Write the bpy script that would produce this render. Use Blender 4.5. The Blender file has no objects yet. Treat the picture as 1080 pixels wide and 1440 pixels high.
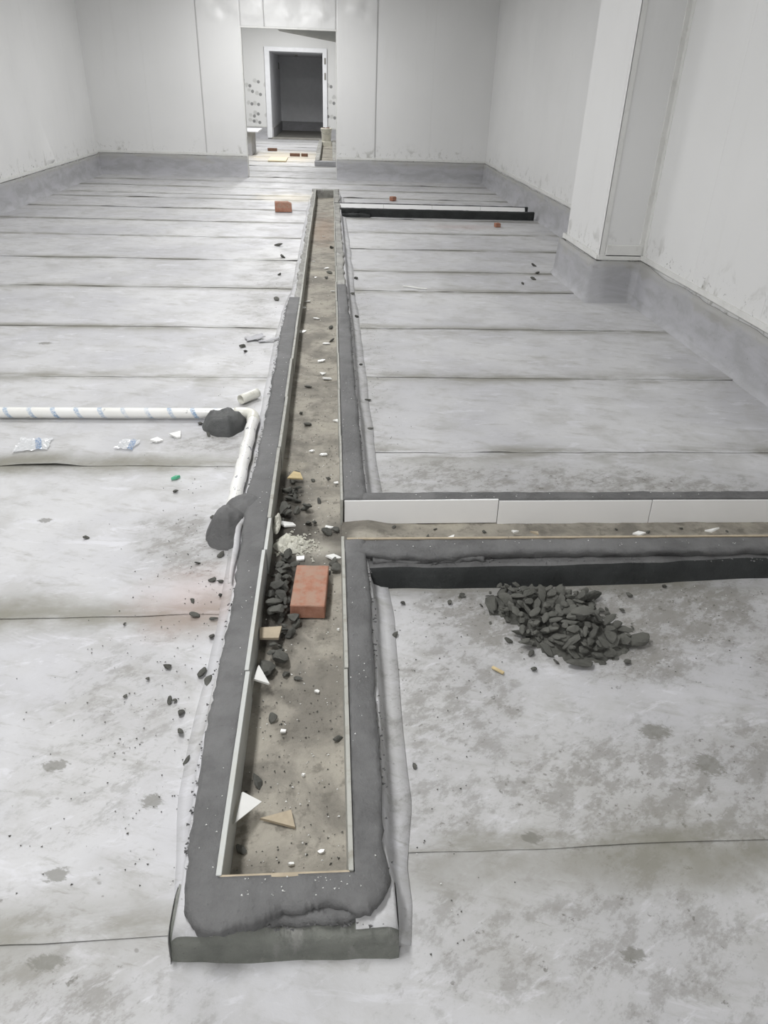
import bpy, bmesh, math, random
import numpy as np
from mathutils import Vector, Matrix, Euler, noise as mn

# ------------------------------------------------------------------ camera, light, exposure
scene = bpy.context.scene
col = scene.collection
cam_d = bpy.data.cameras.new('camera'); cam = bpy.data.objects.new('camera', cam_d); col.objects.link(cam)
cam_d.sensor_fit = 'VERTICAL'; cam_d.sensor_height = 36.0; cam_d.lens = 36.0 * 1032.3 / 1440.0
cam_d.clip_start = 0.02; cam_d.clip_end = 120
yaw, pitch, roll, CAM_H = 0.08014, 0.52682, 0.03524, 1.55
cy, sy, cp, sp = math.cos(yaw), math.sin(yaw), math.cos(pitch), math.sin(pitch)
fwd = Vector((sy*cp, cy*cp, -sp)); rgt = Vector((cy, -sy, 0)); upv = rgt.cross(fwd)
r2 = rgt*math.cos(roll) + upv*math.sin(roll); u2 = upv*math.cos(roll) - rgt*math.sin(roll)
m = Matrix((r2, u2, -fwd)).transposed().to_4x4(); m.translation = Vector((0, 0, CAM_H))
cam.matrix_world = m
scene.camera = cam

world = bpy.data.worlds.new('world'); scene.world = world; world.use_nodes = True
world.node_tree.nodes['Background'].inputs[0].default_value = (0, 0, 0, 1)      # a closed interior: no sky reaches it
world.node_tree.nodes['Background'].inputs[1].default_value = 0.0

def ceiling_lamp(x, y, z, sx, sy_, power, colr=(1.0, 1.0, 1.0)):
    d = bpy.data.lights.new('ceiling_lamp_offscreen', 'AREA'); d.shape = 'RECTANGLE'; d.size = sx; d.size_y = sy_
    d.energy = power; d.color = colr
    o = bpy.data.objects.new('ceiling_lamp_offscreen', d); o.location = (x, y, z); col.objects.link(o)
    return o
# one even row of alike fittings along the ceiling of the hall, above the frame, and two in the lit room behind, above its doorway
for ly in (-2.2, 1.6, 5.4, 9.2, 13.0): ceiling_lamp(-1.0, ly, 3.2, 0.35, 1.3, 82)
for ly in (18.5, 23.0): ceiling_lamp(-1.2, ly, 3.2, 0.35, 1.3, 120)

vs = scene.view_settings
vs.view_transform = 'Standard'; vs.look = 'None'; vs.gamma = 1.0; vs.use_curve_mapping = False
vs.exposure = -0.08
scene.display_settings.display_device = 'sRGB'

# ------------------------------------------------------------------ helpers
def lin(r, g, b):
    f = lambda c: (c/255/12.92) if c/255 <= 0.04045 else ((c/255+0.055)/1.055)**2.4
    return (f(r), f(g), f(b), 1.0)
def N3(x, y, z=0.0): return mn.noise(Vector((x, y, z)))
def fbm(x, y, z=0.0, o=3):
    s, a = 0.0, 1.0
    for k in range(o):
        s += a*mn.noise(Vector((x, y, z))); x *= 2.1; y *= 2.1; z *= 2.1; a *= 0.5
    return s
def tag(o, label=None, cat=None, group=None, kind=None):
    if label: o['label'] = label
    if cat: o['category'] = cat
    if group: o['group'] = group
    if kind: o['kind'] = kind
    return o
def mesh_data(name, verts, faces, mat, smooth=False, weld=False):
    me = bpy.data.meshes.new(name); me.from_pydata([tuple(v) for v in verts], [], faces)
    bm = bmesh.new(); bm.from_mesh(me)
    if weld: bmesh.ops.remove_doubles(bm, verts=bm.verts, dist=1e-5)
    bmesh.ops.recalc_face_normals(bm, faces=bm.faces); bm.to_mesh(me); bm.free()
    if mat: me.materials.append(mat)
    if smooth:
        for p in me.polygons: p.use_smooth = True
    me.update(); return me
def link(name, me, parent=None, loc=(0, 0, 0), rot=(0, 0, 0)):
    o = bpy.data.objects.new(name, me); col.objects.link(o); o.location = loc; o.rotation_euler = rot
    if parent: o.parent = parent
    return o
def mesh(name, verts, faces, mat, parent=None, smooth=False, weld=False):
    return link(name, mesh_data(name, verts, faces, mat, smooth, weld), parent)
def empty(name, loc=(0, 0, 0), rz=0.0, parent=None):
    o = bpy.data.objects.new(name, None); o.empty_display_size = 0.1; col.objects.link(o)
    o.location = loc; o.rotation_euler = (0, 0, rz)
    if parent: o.parent = parent
    return o
def bm_data(name, bm, mat, smooth=False):
    bmesh.ops.recalc_face_normals(bm, faces=bm.faces)
    me = bpy.data.meshes.new(name); bm.to_mesh(me); bm.free()
    if mat: me.materials.append(mat)
    if smooth:
        for p in me.polygons: p.use_smooth = True
    return me
def box_bm(x0, x1, y0, y1, z0, z1, bev=0.0, seg=1):
    bm = bmesh.new()
    bmesh.ops.create_cube(bm, size=1, matrix=Matrix.Translation(((x0+x1)/2, (y0+y1)/2, (z0+z1)/2)) @ Matrix.Diagonal((x1-x0, y1-y0, z1-z0, 1)))
    if bev: bmesh.ops.bevel(bm, geom=bm.edges[:], offset=bev, segments=seg, affect='EDGES', profile=0.5)
    return bm
def box(name, x0, x1, y0, y1, z0, z1, mat, parent=None, bev=0.0):
    return link(name, bm_data(name, box_bm(x0, x1, y0, y1, z0, z1, bev), mat), parent)
def grid_faces(nu, nv, closed=False):
    f = []
    for i in range(nu-1):
        for j in range(nv-1 if not closed else nv):
            j2 = (j+1) % nv
            f.append((i*nv+j, i*nv+j2, (i+1)*nv+j2, (i+1)*nv+j))
    return f
def sweep(name, sections, mat, parent=None, smooth=True, cap=True):
    """sections: list of equally long point rows; skin them into one sheet"""
    nv = len(sections[0]); v = [p for s in sections for p in s]
    f = grid_faces(len(sections), nv)
    if cap: f.append(tuple(range(nv))); f.append(tuple((len(sections)-1)*nv+k for k in range(nv)))
    return mesh(name, v, f, mat, parent, smooth)
def tube_data(name, pts, radii, mat, seg=20, inner=None):
    rows = []
    n = len(pts); pts = [Vector(p) for p in pts]
    prev = None
    for i, p in enumerate(pts):
        t = (pts[min(i+1, n-1)] - pts[max(i-1, 0)]).normalized()
        a = Vector((0, 0, 1)) if prev is None else prev
        a = (a - t*a.dot(t)).normalized(); prev = a; b = t.cross(a)
        r = radii[i] if hasattr(radii, '__len__') else radii
        rows.append([p + (a*math.cos(2*math.pi*k/seg) + b*math.sin(2*math.pi*k/seg))*r for k in range(seg)])
    v = [q for s in rows for q in s]; f = grid_faces(n, seg, True)
    if inner:
        b0 = len(v)
        for idx in (0, n-1):
            c = pts[idx]
            for q in rows[idx]: v.append(c + (q-c)*inner)
        d = (pts[1]-pts[0]).normalized()*0.03; e = (pts[-2]-pts[-1]).normalized()*0.03
        for k in range(seg):
            k2 = (k+1) % seg
            f.append((k, k2, b0+k2, b0+k)); L = (n-1)*seg
            f.append((L+k, L+k2, b0+seg+k2, b0+seg+k))
        b1 = len(v)
        for q in v[b0:b0+seg]: v.append(Vector(q)+d)
        for q in v[b0+seg:b0+2*seg]: v.append(Vector(q)+e)
        for k in range(seg):
            k2 = (k+1) % seg
            f.append((b0+k, b0+k2, b1+k2, b1+k)); f.append((b0+seg+k, b0+seg+k2, b1+seg+k2, b1+seg+k))
        f.append(tuple(b1+k for k in range(seg))); f.append(tuple(b1+seg+k for k in range(seg)))
    else:
        f.append(tuple(range(seg))); f.append(tuple((n-1)*seg+k for k in range(seg)))
    return mesh_data(name, v, f, mat, True)

# ------------------------------------------------------------------ materials
class NT:
    def __init__(s, name, rough=0.6, spec=0.4):
        s.mat = bpy.data.materials.new(name); s.mat.use_nodes = True; s.t = s.mat.node_tree
        s.b = s.t.nodes['Principled BSDF']; s.b.inputs['Roughness'].default_value = rough
        s.b.inputs['Specular IOR Level'].default_value = spec
    def put(s, sock, v):
        if isinstance(v, bpy.types.NodeSocket): s.t.links.new(v, sock)
        else: sock.default_value = v
    def node(s, t): return s.t.nodes.new(t)
    def pos(s): return s.node('ShaderNodeNewGeometry').outputs['Position']
    def obj(s): return s.node('ShaderNodeTexCoord').outputs['Object']
    def rnd(s): return s.node('ShaderNodeObjectInfo').outputs['Random']
    def scale(s, v, sc, off=(0, 0, 0)):
        n = s.node('ShaderNodeMapping'); s.put(n.inputs[0], v); n.inputs['Scale'].default_value = sc; n.inputs['Location'].default_value = off
        return n.outputs[0]
    def rotz(s, v, a):
        n = s.node('ShaderNodeMapping'); s.put(n.inputs[0], v); n.inputs['Rotation'].default_value = (0, 0, a); return n.outputs[0]
    def noise(s, v, sc, det=4, ro=0.55, dist=0.0):
        n = s.node('ShaderNodeTexNoise'); s.put(n.inputs['Vector'], v); n.inputs['Scale'].default_value = sc
        n.inputs['Detail'].default_value = det; n.inputs['Roughness'].default_value = ro; n.inputs['Distortion'].default_value = dist
        return n.outputs[0]
    def vor(s, v, sc, out='Distance', rnd=1.0):
        n = s.node('ShaderNodeTexVoronoi'); s.put(n.inputs['Vector'], v); n.inputs['Scale'].default_value = sc
        n.inputs['Randomness'].default_value = rnd; return n.outputs[out]
    def math(s, op, a, b=0.0, clamp=False):
        n = s.node('ShaderNodeMath'); n.operation = op; n.use_clamp = clamp; s.put(n.inputs[0], a); s.put(n.inputs[1], b); return n.outputs[0]
    def mul(s, a, b): return s.math('MULTIPLY', a, b)
    def add(s, a, b, clamp=False): return s.math('ADD', a, b, clamp)
    def rng(s, v, a, b, c=0.0, d=1.0):
        n = s.node('ShaderNodeMapRange'); n.interpolation_type = 'SMOOTHSTEP'; s.put(n.inputs[0], v)
        n.inputs[1].default_value = a; n.inputs[2].default_value = b; n.inputs[3].default_value = c; n.inputs[4].default_value = d
        return n.outputs[0]
    def mix(s, f, a, b, mode='MIX'):
        n = s.node('ShaderNodeMix'); n.data_type = 'RGBA'; n.blend_type = mode; s.put(n.inputs[0], f); s.put(n.inputs[6], a); s.put(n.inputs[7], b)
        return n.outputs[2]
    def xyz(s, v):
        n = s.node('ShaderNodeSeparateXYZ'); s.put(n.inputs[0], v); return n.outputs
    def blob(s, p, x, y, rx, ry, wob, soft=0.5):
        """soft-edged patch around (x, y), its rim broken by the noise wob"""
        q = s.scale(p, (1/rx, 1/ry, 0), (-x/rx, -y/ry, 0))
        n = s.node('ShaderNodeVectorMath'); n.operation = 'LENGTH'; s.put(n.inputs[0], q)
        d = s.add(n.outputs['Value'], s.mul(s.add(wob, -0.5), 1.6))
        return s.rng(d, 1.0-soft, 1.0+soft*0.2, 1.0, 0.0)
    def bump(s, h, strength=0.3, dist=0.01):
        n = s.node('ShaderNodeBump'); n.inputs['Strength'].default_value = strength; n.inputs['Distance'].default_value = dist
        s.put(n.inputs['Height'], h); s.t.links.new(n.outputs[0], s.b.inputs['Normal'])
    def done(s, c, rough=None):
        s.put(s.b.inputs['Base Color'], c)
        if rough is not None: s.put(s.b.inputs['Roughness'], rough)
        return s.mat

def mat_floor():
    n = NT('membrane_floor', 0.5, 0.35); p = n.pos()
    big = n.noise(p, 0.9, 4, 0.6); mid = n.noise(p, 4.0, 6, 0.62, 0.3)
    st = n.noise(n.scale(n.rotz(p, 0.3), (2.2, 7.0, 1)), 2.2, 8, 0.7, 0.1)
    fine = n.noise(p, 24.0, 5, 0.7); wob = n.noise(p, 3.2, 5, 0.65)
    y = n.xyz(p)[1]
    c = n.mix(n.rng(big, 0.35, 0.65), lin(182, 182, 185), lin(199, 199, 200))
    c = n.mix(n.mul(n.rng(mid, 0.46, 0.68), 0.5), c, lin(166, 165, 162))
    c = n.mix(n.mul(n.rng(st, 0.50, 0.72), 0.5), c, lin(146, 144, 138))
    # pale lime smears
    c = n.mix(n.mul(n.rng(n.noise(n.scale(p, (2, 5, 1), (3, 1, 0)), 2.0, 6, 0.7, 0.8), 0.56, 0.66), 0.5), c, lin(212, 212, 217))
    # dirtier towards the drains: worn, wet, muddy zones with shapes of their own
    def zone(lst):
        m_ = None
        for (x, yy, rx, ry, k) in lst:
            b = n.mul(n.blob(p, x, yy, rx, ry, wob, 0.7), k)
            m_ = b if m_ is None else n.math('MAXIMUM', m_, b)
        return m_
    muddy = zone([(0.95, 1.95, 0.85, 0.42, 1.0), (1.9, 1.75, 0.9, 0.5, 0.9), (0.35, 1.6, 0.3, 0.5, 0.7), (1.0, 1.25, 1.2, 0.35, 0.75), (0.6, 0.85, 0.7, 0.25, 0.6),
                  (1.2, 2.85, 1.3, 0.28, 0.8), (0.5, 2.95, 0.5, 0.3, 0.7), (-0.5, 0.75, 0.35, 0.18, 0.7), (-0.9, 0.9, 0.6, 0.2, 0.5), (-0.55, 2.45, 0.25, 0.3, 0.8),
                  (-0.55, 3.35, 0.3, 0.2, 0.7), (0.2, 5.0, 0.25, 2.5, 0.45), (-0.55, 6.5, 0.35, 2.5, 0.45), (-0.6, 1.5, 0.3, 0.6, 0.45)])
    fleck = n.noise(n.scale(n.rotz(p, -0.6), (1.0, 1.5, 1)), 10.0, 10, 0.76, 0.05)
    thr = n.add(fleck, n.mul(muddy, 0.15))
    c = n.mix(n.mul(n.add(n.mul(n.rng(thr, 0.53, 0.72), 0.5), n.mul(n.rng(n.add(thr, n.mul(n.add(n.noise(p, 45, 6, 0.7), -0.5), 0.25)), 0.575, 0.65), 0.4)), n.add(n.mul(muddy, 0.62), 0.16, True)), c, lin(108, 105, 98))
    c = n.mix(n.mul(n.rng(n.add(fine, n.mul(muddy, 0.08)), 0.67, 0.74), n.add(n.mul(muddy, 0.8), 0.25, True)), c, lin(78, 76, 70))
    c = n.mix(n.mul(muddy, 0.42), c, lin(136, 134, 128))
    c = n.mix(n.mul(n.rng(n.noise(n.scale(n.rotz(p, -0.6), (1, 1.8, 1)), 38, 8, 0.72), 0.57, 0.66), n.mul(muddy, 0.55)), c, lin(98, 96, 89))
    # crisp little mud spots in clusters and fine drag marks
    vq = n.scale(n.rotz(p, 0.5), (1.0, 1.5, 1)); clus = n.noise(p, 2.6, 4, 0.6)
    vd = n.add(n.vor(vq, 26.0), n.mul(n.noise(p, 60, 3, 0.6), 0.35))
    near = n.rng(y, 2.0, 5.5, 1.0, 0.25)
    c = n.mix(n.mul(n.mul(n.rng(n.add(vd, n.mul(n.noise(p, 9, 3, 0.6), 0.5)), 0.46, 0.56, 1.0, 0.0), n.rng(n.add(clus, n.mul(muddy, 0.10)), 0.55, 0.68)), n.mul(near, 0.65)), c, lin(96, 94, 88))
    drag = n.noise(n.scale(n.rotz(p, 0.28), (3.0, 16.0, 1)), 3.0, 9, 0.75)
    c = n.mix(n.mul(n.mul(n.rng(drag, 0.55, 0.68), n.rng(clus, 0.40, 0.6)), n.mul(near, 0.5)), c, lin(130, 128, 119))
    c = n.mix(n.mul(n.rng(n.noise(n.scale(n.rotz(p, -0.5), (3, 11, 1), (2, 7, 0)), 2.4, 9, 0.74), 0.57, 0.66), n.mul(near, 0.45)), c, lin(206, 206, 210))
    at = n.node('ShaderNodeAttribute'); at.attribute_name = 'lap'
    tide = n.mul(n.rng(at.outputs['Fac'], 0.0, 0.8), n.rng(n.noise(n.scale(p, (0.8, 2.5, 1), (1.7, 0.4, 0)), 1.6, 7, 0.68, 0.2), 0.40, 0.58))
    c = n.mix(n.mul(tide, 0.75), c, lin(128, 126, 116))
    # wet brownish tide marks lying along the laps
    for (x, yy, rx, ry, k) in ((-1.15, 1.98, 0.75, 0.13, 0.85), (-1.2, 3.12, 1.3, 0.13, 0.85), (-1.5, 4.27, 1.3, 0.08, 0.4), (0.75, 1.02, 0.65, 0.09, 0.75), (1.25, 1.05, 0.3, 0.12, 0.6),
                               (-0.9, 0.88, 0.7, 0.1, 0.55), (-1.9, 5.32, 1.2, 0.07, 0.4), (-2.0, 6.5, 1.4, 0.09, 0.35), (1.0, 4.29, 0.9, 0.05, 0.3)):
        c = n.mix(n.mul(n.mul(n.blob(p, x, yy, rx, ry, wob, 0.9), k), n.rng(mid, 0.3, 0.6, 0.55, 1.0)), c, lin(126, 124, 113))
    # brick-red dust and yellow sawdust
    c = n.mix(n.mul(n.blob(p, -0.50, 2.05, 0.26, 0.22, wob, 0.95), 0.33), c, lin(160, 122, 108))
    c = n.mix(n.mul(n.blob(p, 1.7, 9.9, 0.6, 0.25, wob, 0.9), 0.35), c, lin(165, 138, 130))
    c = n.mix(n.mul(n.blob(p, -0.65, 12.3, 0.6, 0.7, wob, 0.9), 0.45), c, lin(226, 214, 182))
    c = n.mix(n.mul(n.blob(p, -1.0, 19.5, 1.3, 2.0, wob, 0.9), 0.6), c, lin(222, 208, 176))
    c = n.mix(n.mul(n.rng(n.noise(n.scale(p, (0.6, 5, 1)), 1.5, 5, 0.6), 0.5, 0.7), n.mul(n.rng(y, 6, 15), 0.5)), c, lin(180, 178, 172))
    # small oily drops
    for (x, yy, rx, ry) in ((-0.72, 1.36, 0.035, 0.02), (-0.45, 1.24, 0.03, 0.022), (-0.58, 0.86, 0.04, 0.02), (0.62, 0.82, 0.03, 0.018), (-1.15, 2.6, 0.03, 0.02), (-1.9, 4.9, 0.05, 0.03),
                            (0.47, 1.10, 0.025, 0.02), (-0.62, 1.05, 0.03, 0.02), (0.9, 1.42, 0.05, 0.03), (1.0, 1.3, 0.04, 0.04)):
        c = n.mix(n.mul(n.blob(p, x, yy, rx, ry, n.add(n.mul(n.noise(n.scale(n.rotz(p, 0.4), (1, 2, 1)), 48, 6, 0.7), 1.4), -0.2), 0.35), 0.7), c, lin(112, 111, 104))
    n.bump(n.add(n.mul(fine, 0.35), mid), 0.35, 0.006)
    return n.done(c, n.rng(mid, 0.3, 0.7, 0.42, 0.62))
def mat_mortar(name, c0, c1, rough=0.7, light=None):
    n = NT(name, rough, 0.3); p = n.pos(); a = n.noise(p, 7, 6, 0.62); f = n.noise(p, 60, 5, 0.7)
    c = n.mix(n.rng(a, 0.35, 0.66), c0, c1)
    c = n.mix(n.mul(n.rng(f, 0.6, 0.72), 0.5), c, tuple(0.55*k for k in c0[:3])+(1,))
    if light: c = n.mix(n.mul(n.rng(n.noise(n.scale(p, (5, 1.5, 3)), 2.2, 6, 0.7), 0.54, 0.68), 0.8), c, light)
    c = n.mix(n.mul(n.rng(n.noise(p, 2.2, 5, 0.65), 0.48, 0.62), 0.45), c, tuple(1.3*k for k in c1[:3])+(1,))
    n.bump(n.add(n.mul(a, 1.5), n.mul(f, 0.6)), 0.7, 0.010)
    return n.done(c, n.rng(a, 0.3, 0.7, rough-0.18, rough+0.1))
def mat_channel():
    n = NT('drain_bed', 0.75, 0.25); p = n.pos(); a = n.noise(p, 3.5, 6, 0.65, 0.4); b = n.noise(p, 17, 6, 0.68); f = n.noise(p, 70, 4, 0.7)
    c = n.mix(n.rng(a, 0.36, 0.62), lin(122, 118, 110), lin(162, 157, 146))
    c = n.mix(n.mul(n.rng(b, 0.52, 0.66), 0.65), c, lin(104, 100, 92))
    c = n.mix(n.mul(n.rng(n.noise(p, 2.2, 5, 0.6), 0.56, 0.7), 0.5), c, lin(186, 180, 164))
    c = n.mix(n.mul(n.rng(f, 0.63, 0.7), 0.5), c, lin(78, 74, 68))
    w = n.noise(p, 4, 5, 0.6)
    for (x, y, rx, ry, k) in ((-0.17, 2.2, 0.12, 0.75, 0.9), (-0.2, 2.75, 0.08, 0.4, 0.7), (0.02, 2.4, 0.08, 0.25, 0.7)):
        c = n.mix(n.mul(n.blob(p, x, y, rx, ry, w, 0.7), k), c, lin(66, 63, 58))
    c = n.mix(n.mul(n.blob(p, -0.1, 9.5, 0.2, 1.4, w, 0.9), 0.45), c, lin(140, 112, 92))
    c = n.mix(n.mul(n.blob(p, -0.05, 2.37, 0.14, 0.07, w, 0.8), 0.6), c, lin(192, 188, 176))
    n.bump(n.add(b, n.mul(f, 0.5)), 0.7, 0.008)
    return n.done(c, 0.72)
def mat_upturn():
    n = NT('cement_upturn', 0.6, 0.3); p = n.pos(); a = n.noise(n.scale(p, (1, 1, 2.5)), 2.6, 6, 0.62, 0.5); f = n.noise(p, 26, 5, 0.65)
    c = n.mix(n.rng(a, 0.34, 0.64), lin(162, 162, 164), lin(178, 178, 182))
    c = n.mix(n.mul(n.rng(n.noise(n.scale(p, (1.2, 1.2, 5)), 2.2, 5, 0.6), 0.54, 0.7), 0.45), c, lin(146, 145, 144))
    c = n.mix(n.mul(n.rng(f, 0.62, 0.74), 0.4), c, lin(118, 117, 115))
    z = n.xyz(p)[2]
    c = n.mix(n.mul(n.rng(n.add(z, n.mul(n.add(a, -0.5), 0.5)), 0.24, 0.34), 0.5), c, lin(150, 148, 138))
    n.bump(n.add(a, n.mul(f, 0.4)), 0.4, 0.01)
    return n.done(c, 0.58)
def mat_wall(name, base, dirt=1.0, zlo=0.35):
    n = NT(name, 0.42, 0.35); p = n.pos(); z = n.xyz(p)[2]
    a = n.noise(p, 0.7, 3, 0.5); c = n.mix(n.rng(a, 0.3, 0.7), base, tuple(0.95*k for k in base[:3])+(1,))
    c = n.mix(n.mul(n.rng(n.noise(n.scale(p, (6, 6, 0.7)), 1.2, 4, 0.6), 0.56, 0.72), 0.05*dirt), c, lin(180, 178, 168))
    low = n.rng(z, zlo, zlo+0.32, 1.0, 0.0)
    sm = n.noise(n.scale(n.rotz(p, 0.2), (1, 1, 0.8)), 6.0, 7, 0.62, 0.5)
    c = n.mix(n.mul(n.mul(n.rng(sm, 0.54, 0.66), low), 0.7*dirt), c, lin(160, 159, 152))
    c = n.mix(n.mul(n.mul(n.rng(n.noise(p, 19, 5, 0.6, 0.8), 0.60, 0.68), n.rng(z, zlo, zlo+0.2, 1.0, 0.0)), 0.75*dirt), c, lin(112, 111, 104))
    return n.done(c, n.rng(a, 0.3, 0.7, 0.36, 0.5))
def mat_spotwall():
    n = NT('spotted_panel', 0.5, 0.3); p = n.pos(); z = n.xyz(p)[2]
    base = lin(222, 222, 221)
    px, py, pz = n.xyz(p); cb = n.node('ShaderNodeCombineXYZ'); n.put(cb.inputs[0], px); n.put(cb.inputs[1], pz); q2 = cb.outputs[0]
    def vor2(vec):
        k = n.node('ShaderNodeTexVoronoi'); k.voronoi_dimensions = '2D'; n.put(k.inputs['Vector'], vec); k.inputs['Scale'].default_value = 3.6; k.inputs['Randomness'].default_value = 0.75
        return k.outputs['Distance']
    d = vor2(q2)
    d2 = vor2(n.scale(q2, (1, 1, 1), (0.10, -0.03, 0)))
    zone = n.rng(z, 1.5, 1.75, 1.0, 0.0)
    c = n.mix(n.mul(n.mul(n.rng(n.add(d2, n.mul(n.noise(p, 9, 3), 0.3)), 0.28, 0.42, 1.0, 0.0), zone), 0.5), base, lin(172, 172, 168))
    c = n.mix(n.mul(n.mul(n.rng(d, 0.12, 0.20, 1.0, 0.0), zone), 0.8), c, lin(108, 108, 108))
    return n.done(c, 0.5)
def mat_plain(name, c, rough=0.5, spec=0.4, var=0.08, sc=8, dirt=None, dk=0.4, bump=0.0, metal=0.0):
    n = NT(name, rough, spec); p = n.pos(); a = n.noise(p, sc, 5, 0.6)
    k = n.mix(n.rng(a, 0.3, 0.7), tuple(x*(1-var) for x in c[:3])+(1,), tuple(min(1, x*(1+var)) for x in c[:3])+(1,))
    if dirt: k = n.mix(n.mul(n.rng(n.noise(p, sc*2.3, 6, 0.68), 0.5, 0.68), dk), k, dirt)
    if bump: n.bump(n.noise(p, sc*6, 5, 0.65), bump, 0.004)
    n.b.inputs['Metallic'].default_value = metal
    return n.done(k)
def mat_pipe(name, blue=True):
    n = NT(name, 0.22, 0.5); p = n.pos(); x, y, z = n.xyz(p)
    c = n.mix(n.rng(n.noise(p, 6, 4), 0.3, 0.7), lin(232, 231, 226), lin(240, 240, 238))
    if blue:
        s_ = n.add(x, n.mul(z, 0.55))
        cell = n.math('FRACT', n.mul(s_, 1/0.118)); band = n.mul(n.rng(cell, 0.0, 0.04), n.rng(cell, 0.19, 0.24, 1.0, 0.0))
        keep = n.noise(n.scale(p, (8.6, 0, 0)), 0.62, 1, 0.4)
        scr = n.rng(n.noise(n.scale(p, (60, 90, 90)), 1.3, 3, 0.6, 1.0), 0.42, 0.58)
        c = n.mix(n.mul(n.mul(band, n.add(n.mul(scr, 0.6), 0.32)), n.rng(keep, 0.36, 0.62, 0.25, 1.0)), c, lin(92, 142, 188))
        c = n.mix(n.mul(n.rng(n.noise(p, 30, 4, 0.6), 0.64, 0.72), 0.5), c, lin(130, 130, 128))
    else:
        v = n.noise(n.scale(p, (26, 14, 26)), 1.6, 4, 0.6, 0.9); ring = n.math('FRACT', n.mul(y, 1/0.105))
        c = n.mix(n.mul(n.mul(n.rng(ring, 0.0, 0.1), n.rng(ring, 0.3, 0.4, 1.0, 0.0)), n.mul(n.rng(v, 0.55, 0.63), 0.85)), c, lin(92, 98, 108))
        c = n.mix(n.mul(n.rng(n.noise(p, 42, 4, 0.6), 0.65, 0.72), 0.6), c, lin(120, 120, 120))
        n.bump(n.noise(n.scale(p, (20, 8, 20)), 3, 4, 0.6), 0.25, 0.004)
    return n.done(c)
def mat_brick():
    n = NT('red_brick', 0.85, 0.2); p = n.obj(); a = n.noise(p, 18, 6, 0.65); f = n.noise(p, 90, 4, 0.7)
    c = n.mix(n.rng(a, 0.35, 0.65), lin(158, 112, 92), lin(172, 130, 112))
    c = n.mix(n.mul(n.rng(f, 0.6, 0.72), 0.6), c, lin(124, 82, 66))
    c = n.mix(n.mul(n.rng(n.noise(p, 26, 5, 0.6), 0.36, 0.60), n.mul(n.rng(n.xyz(p)[2], 0.048, 0.0525), 0.85)), c, lin(164, 138, 122))
    n.bump(n.add(a, f), 0.5, 0.004)
    return n.done(c)
def mat_film():
    n = NT('clear_film', 0.15, 0.6); p = n.obj(); x, y, z = n.xyz(p)
    s_ = n.add(x, n.mul(y, 0.25)); b = n.mul(n.rng(s_, 0.005, 0.012), n.rng(s_, 0.032, 0.04, 1.0, 0.0))
    c = n.mix(n.mul(b, n.rng(n.noise(p, 120, 3, 0.6), 0.4, 0.55, 0.35, 0.9)), lin(226, 228, 230), lin(92, 136, 184))
    n.b.inputs['Alpha'].default_value = 0.62
    return n.done(c)

M = {}
M['floor'] = mat_floor()
M['mortar'] = mat_mortar('wet_mortar', lin(88, 88, 88), lin(108, 108, 108), 0.62)
M['mortar_dry'] = mat_mortar('dried_mortar', lin(128, 127, 123), lin(158, 157, 152), 0.8, lin(186, 186, 184))
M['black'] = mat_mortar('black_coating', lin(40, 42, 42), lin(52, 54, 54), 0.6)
M['block'] = mat_mortar('smeared_cement', lin(98, 100, 95), lin(120, 122, 116), 0.6, lin(140, 140, 136))
M['black_mortar'] = mat_mortar('fresh_dark_mortar', lin(76, 77, 77), lin(92, 93, 92), 0.6)
M['clod'] = mat_mortar('mortar_clod', lin(70, 70, 66), lin(94, 94, 89), 0.85)
M['chan'] = mat_channel(); M['upturn'] = mat_upturn()
M['wall'] = mat_wall('white_panel', lin(228, 228, 227)); M['wall2'] = mat_wall('white_panel_rear', lin(224, 225, 222), 0.6)
M['header'] = mat_wall('dented_panel', lin(228, 228, 227), 3.0, -5)
M['spot'] = mat_spotwall()
M['trim'] = mat_plain('white_trim', lin(221, 221, 218), 0.4, 0.4, 0.04, 5, lin(180, 179, 170), 0.25)
M['frame'] = mat_plain('white_door_frame', lin(236, 237, 240), 0.35, 0.4, 0.03)
M['ceil'] = mat_plain('ceiling_white', lin(226, 226, 224), 0.6)
M['slab'] = mat_plain('concrete_slab', lin(150, 148, 142), 0.8, 0.2, 0.1, 4)
M['tile'] = mat_plain('pale_lining_tile', lin(184, 186, 183), 0.5, 0.3, 0.03, 3, lin(170, 166, 150), 0.35)
M['tile_old'] = mat_plain('grey_lining_tile', lin(170, 170, 164), 0.7, 0.2, 0.06, 12, lin(138, 134, 122), 0.7)
M['tile_white'] = mat_plain('white_lining_tile', lin(240, 240, 240), 0.3, 0.5, 0.02, 2)
M['shard_white'] = mat_plain('white_glazed_shard', lin(236, 236, 233), 0.25, 0.5, 0.03)
M['shard_tan'] = mat_plain('tan_tile_back', lin(172, 160, 140), 0.8, 0.2, 0.1, 30)
M['wood'] = mat_plain('pale_wood', lin(196, 178, 138), 0.7, 0.2, 0.1, 40)
M['board'] = mat_plain('yellowish_board', lin(226, 214, 184), 0.6, 0.2, 0.05, 6)
M['pipe'] = mat_pipe('printed_pvc'); M['pipe_film'] = mat_pipe('film_wrapped_pvc', False)
M['pvc'] = mat_plain('bare_pvc', lin(226, 225, 215), 0.3, 0.5, 0.04, 20, lin(186, 182, 168), 0.4)
M['brick'] = mat_brick(); M['brick_dark'] = mat_plain('dark_brick_bit', lin(118, 92, 78), 0.9, 0.15, 0.15, 30)
M['film'] = mat_film()
M['plaster'] = mat_plain('crumbled_white_plaster', lin(206, 205, 194), 0.9, 0.15, 0.08, 40, lin(150, 146, 134), 0.5, 0.5)
M['green'] = mat_plain('green_plastic', lin(88, 176, 138), 0.4, 0.4, 0.05)
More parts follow.
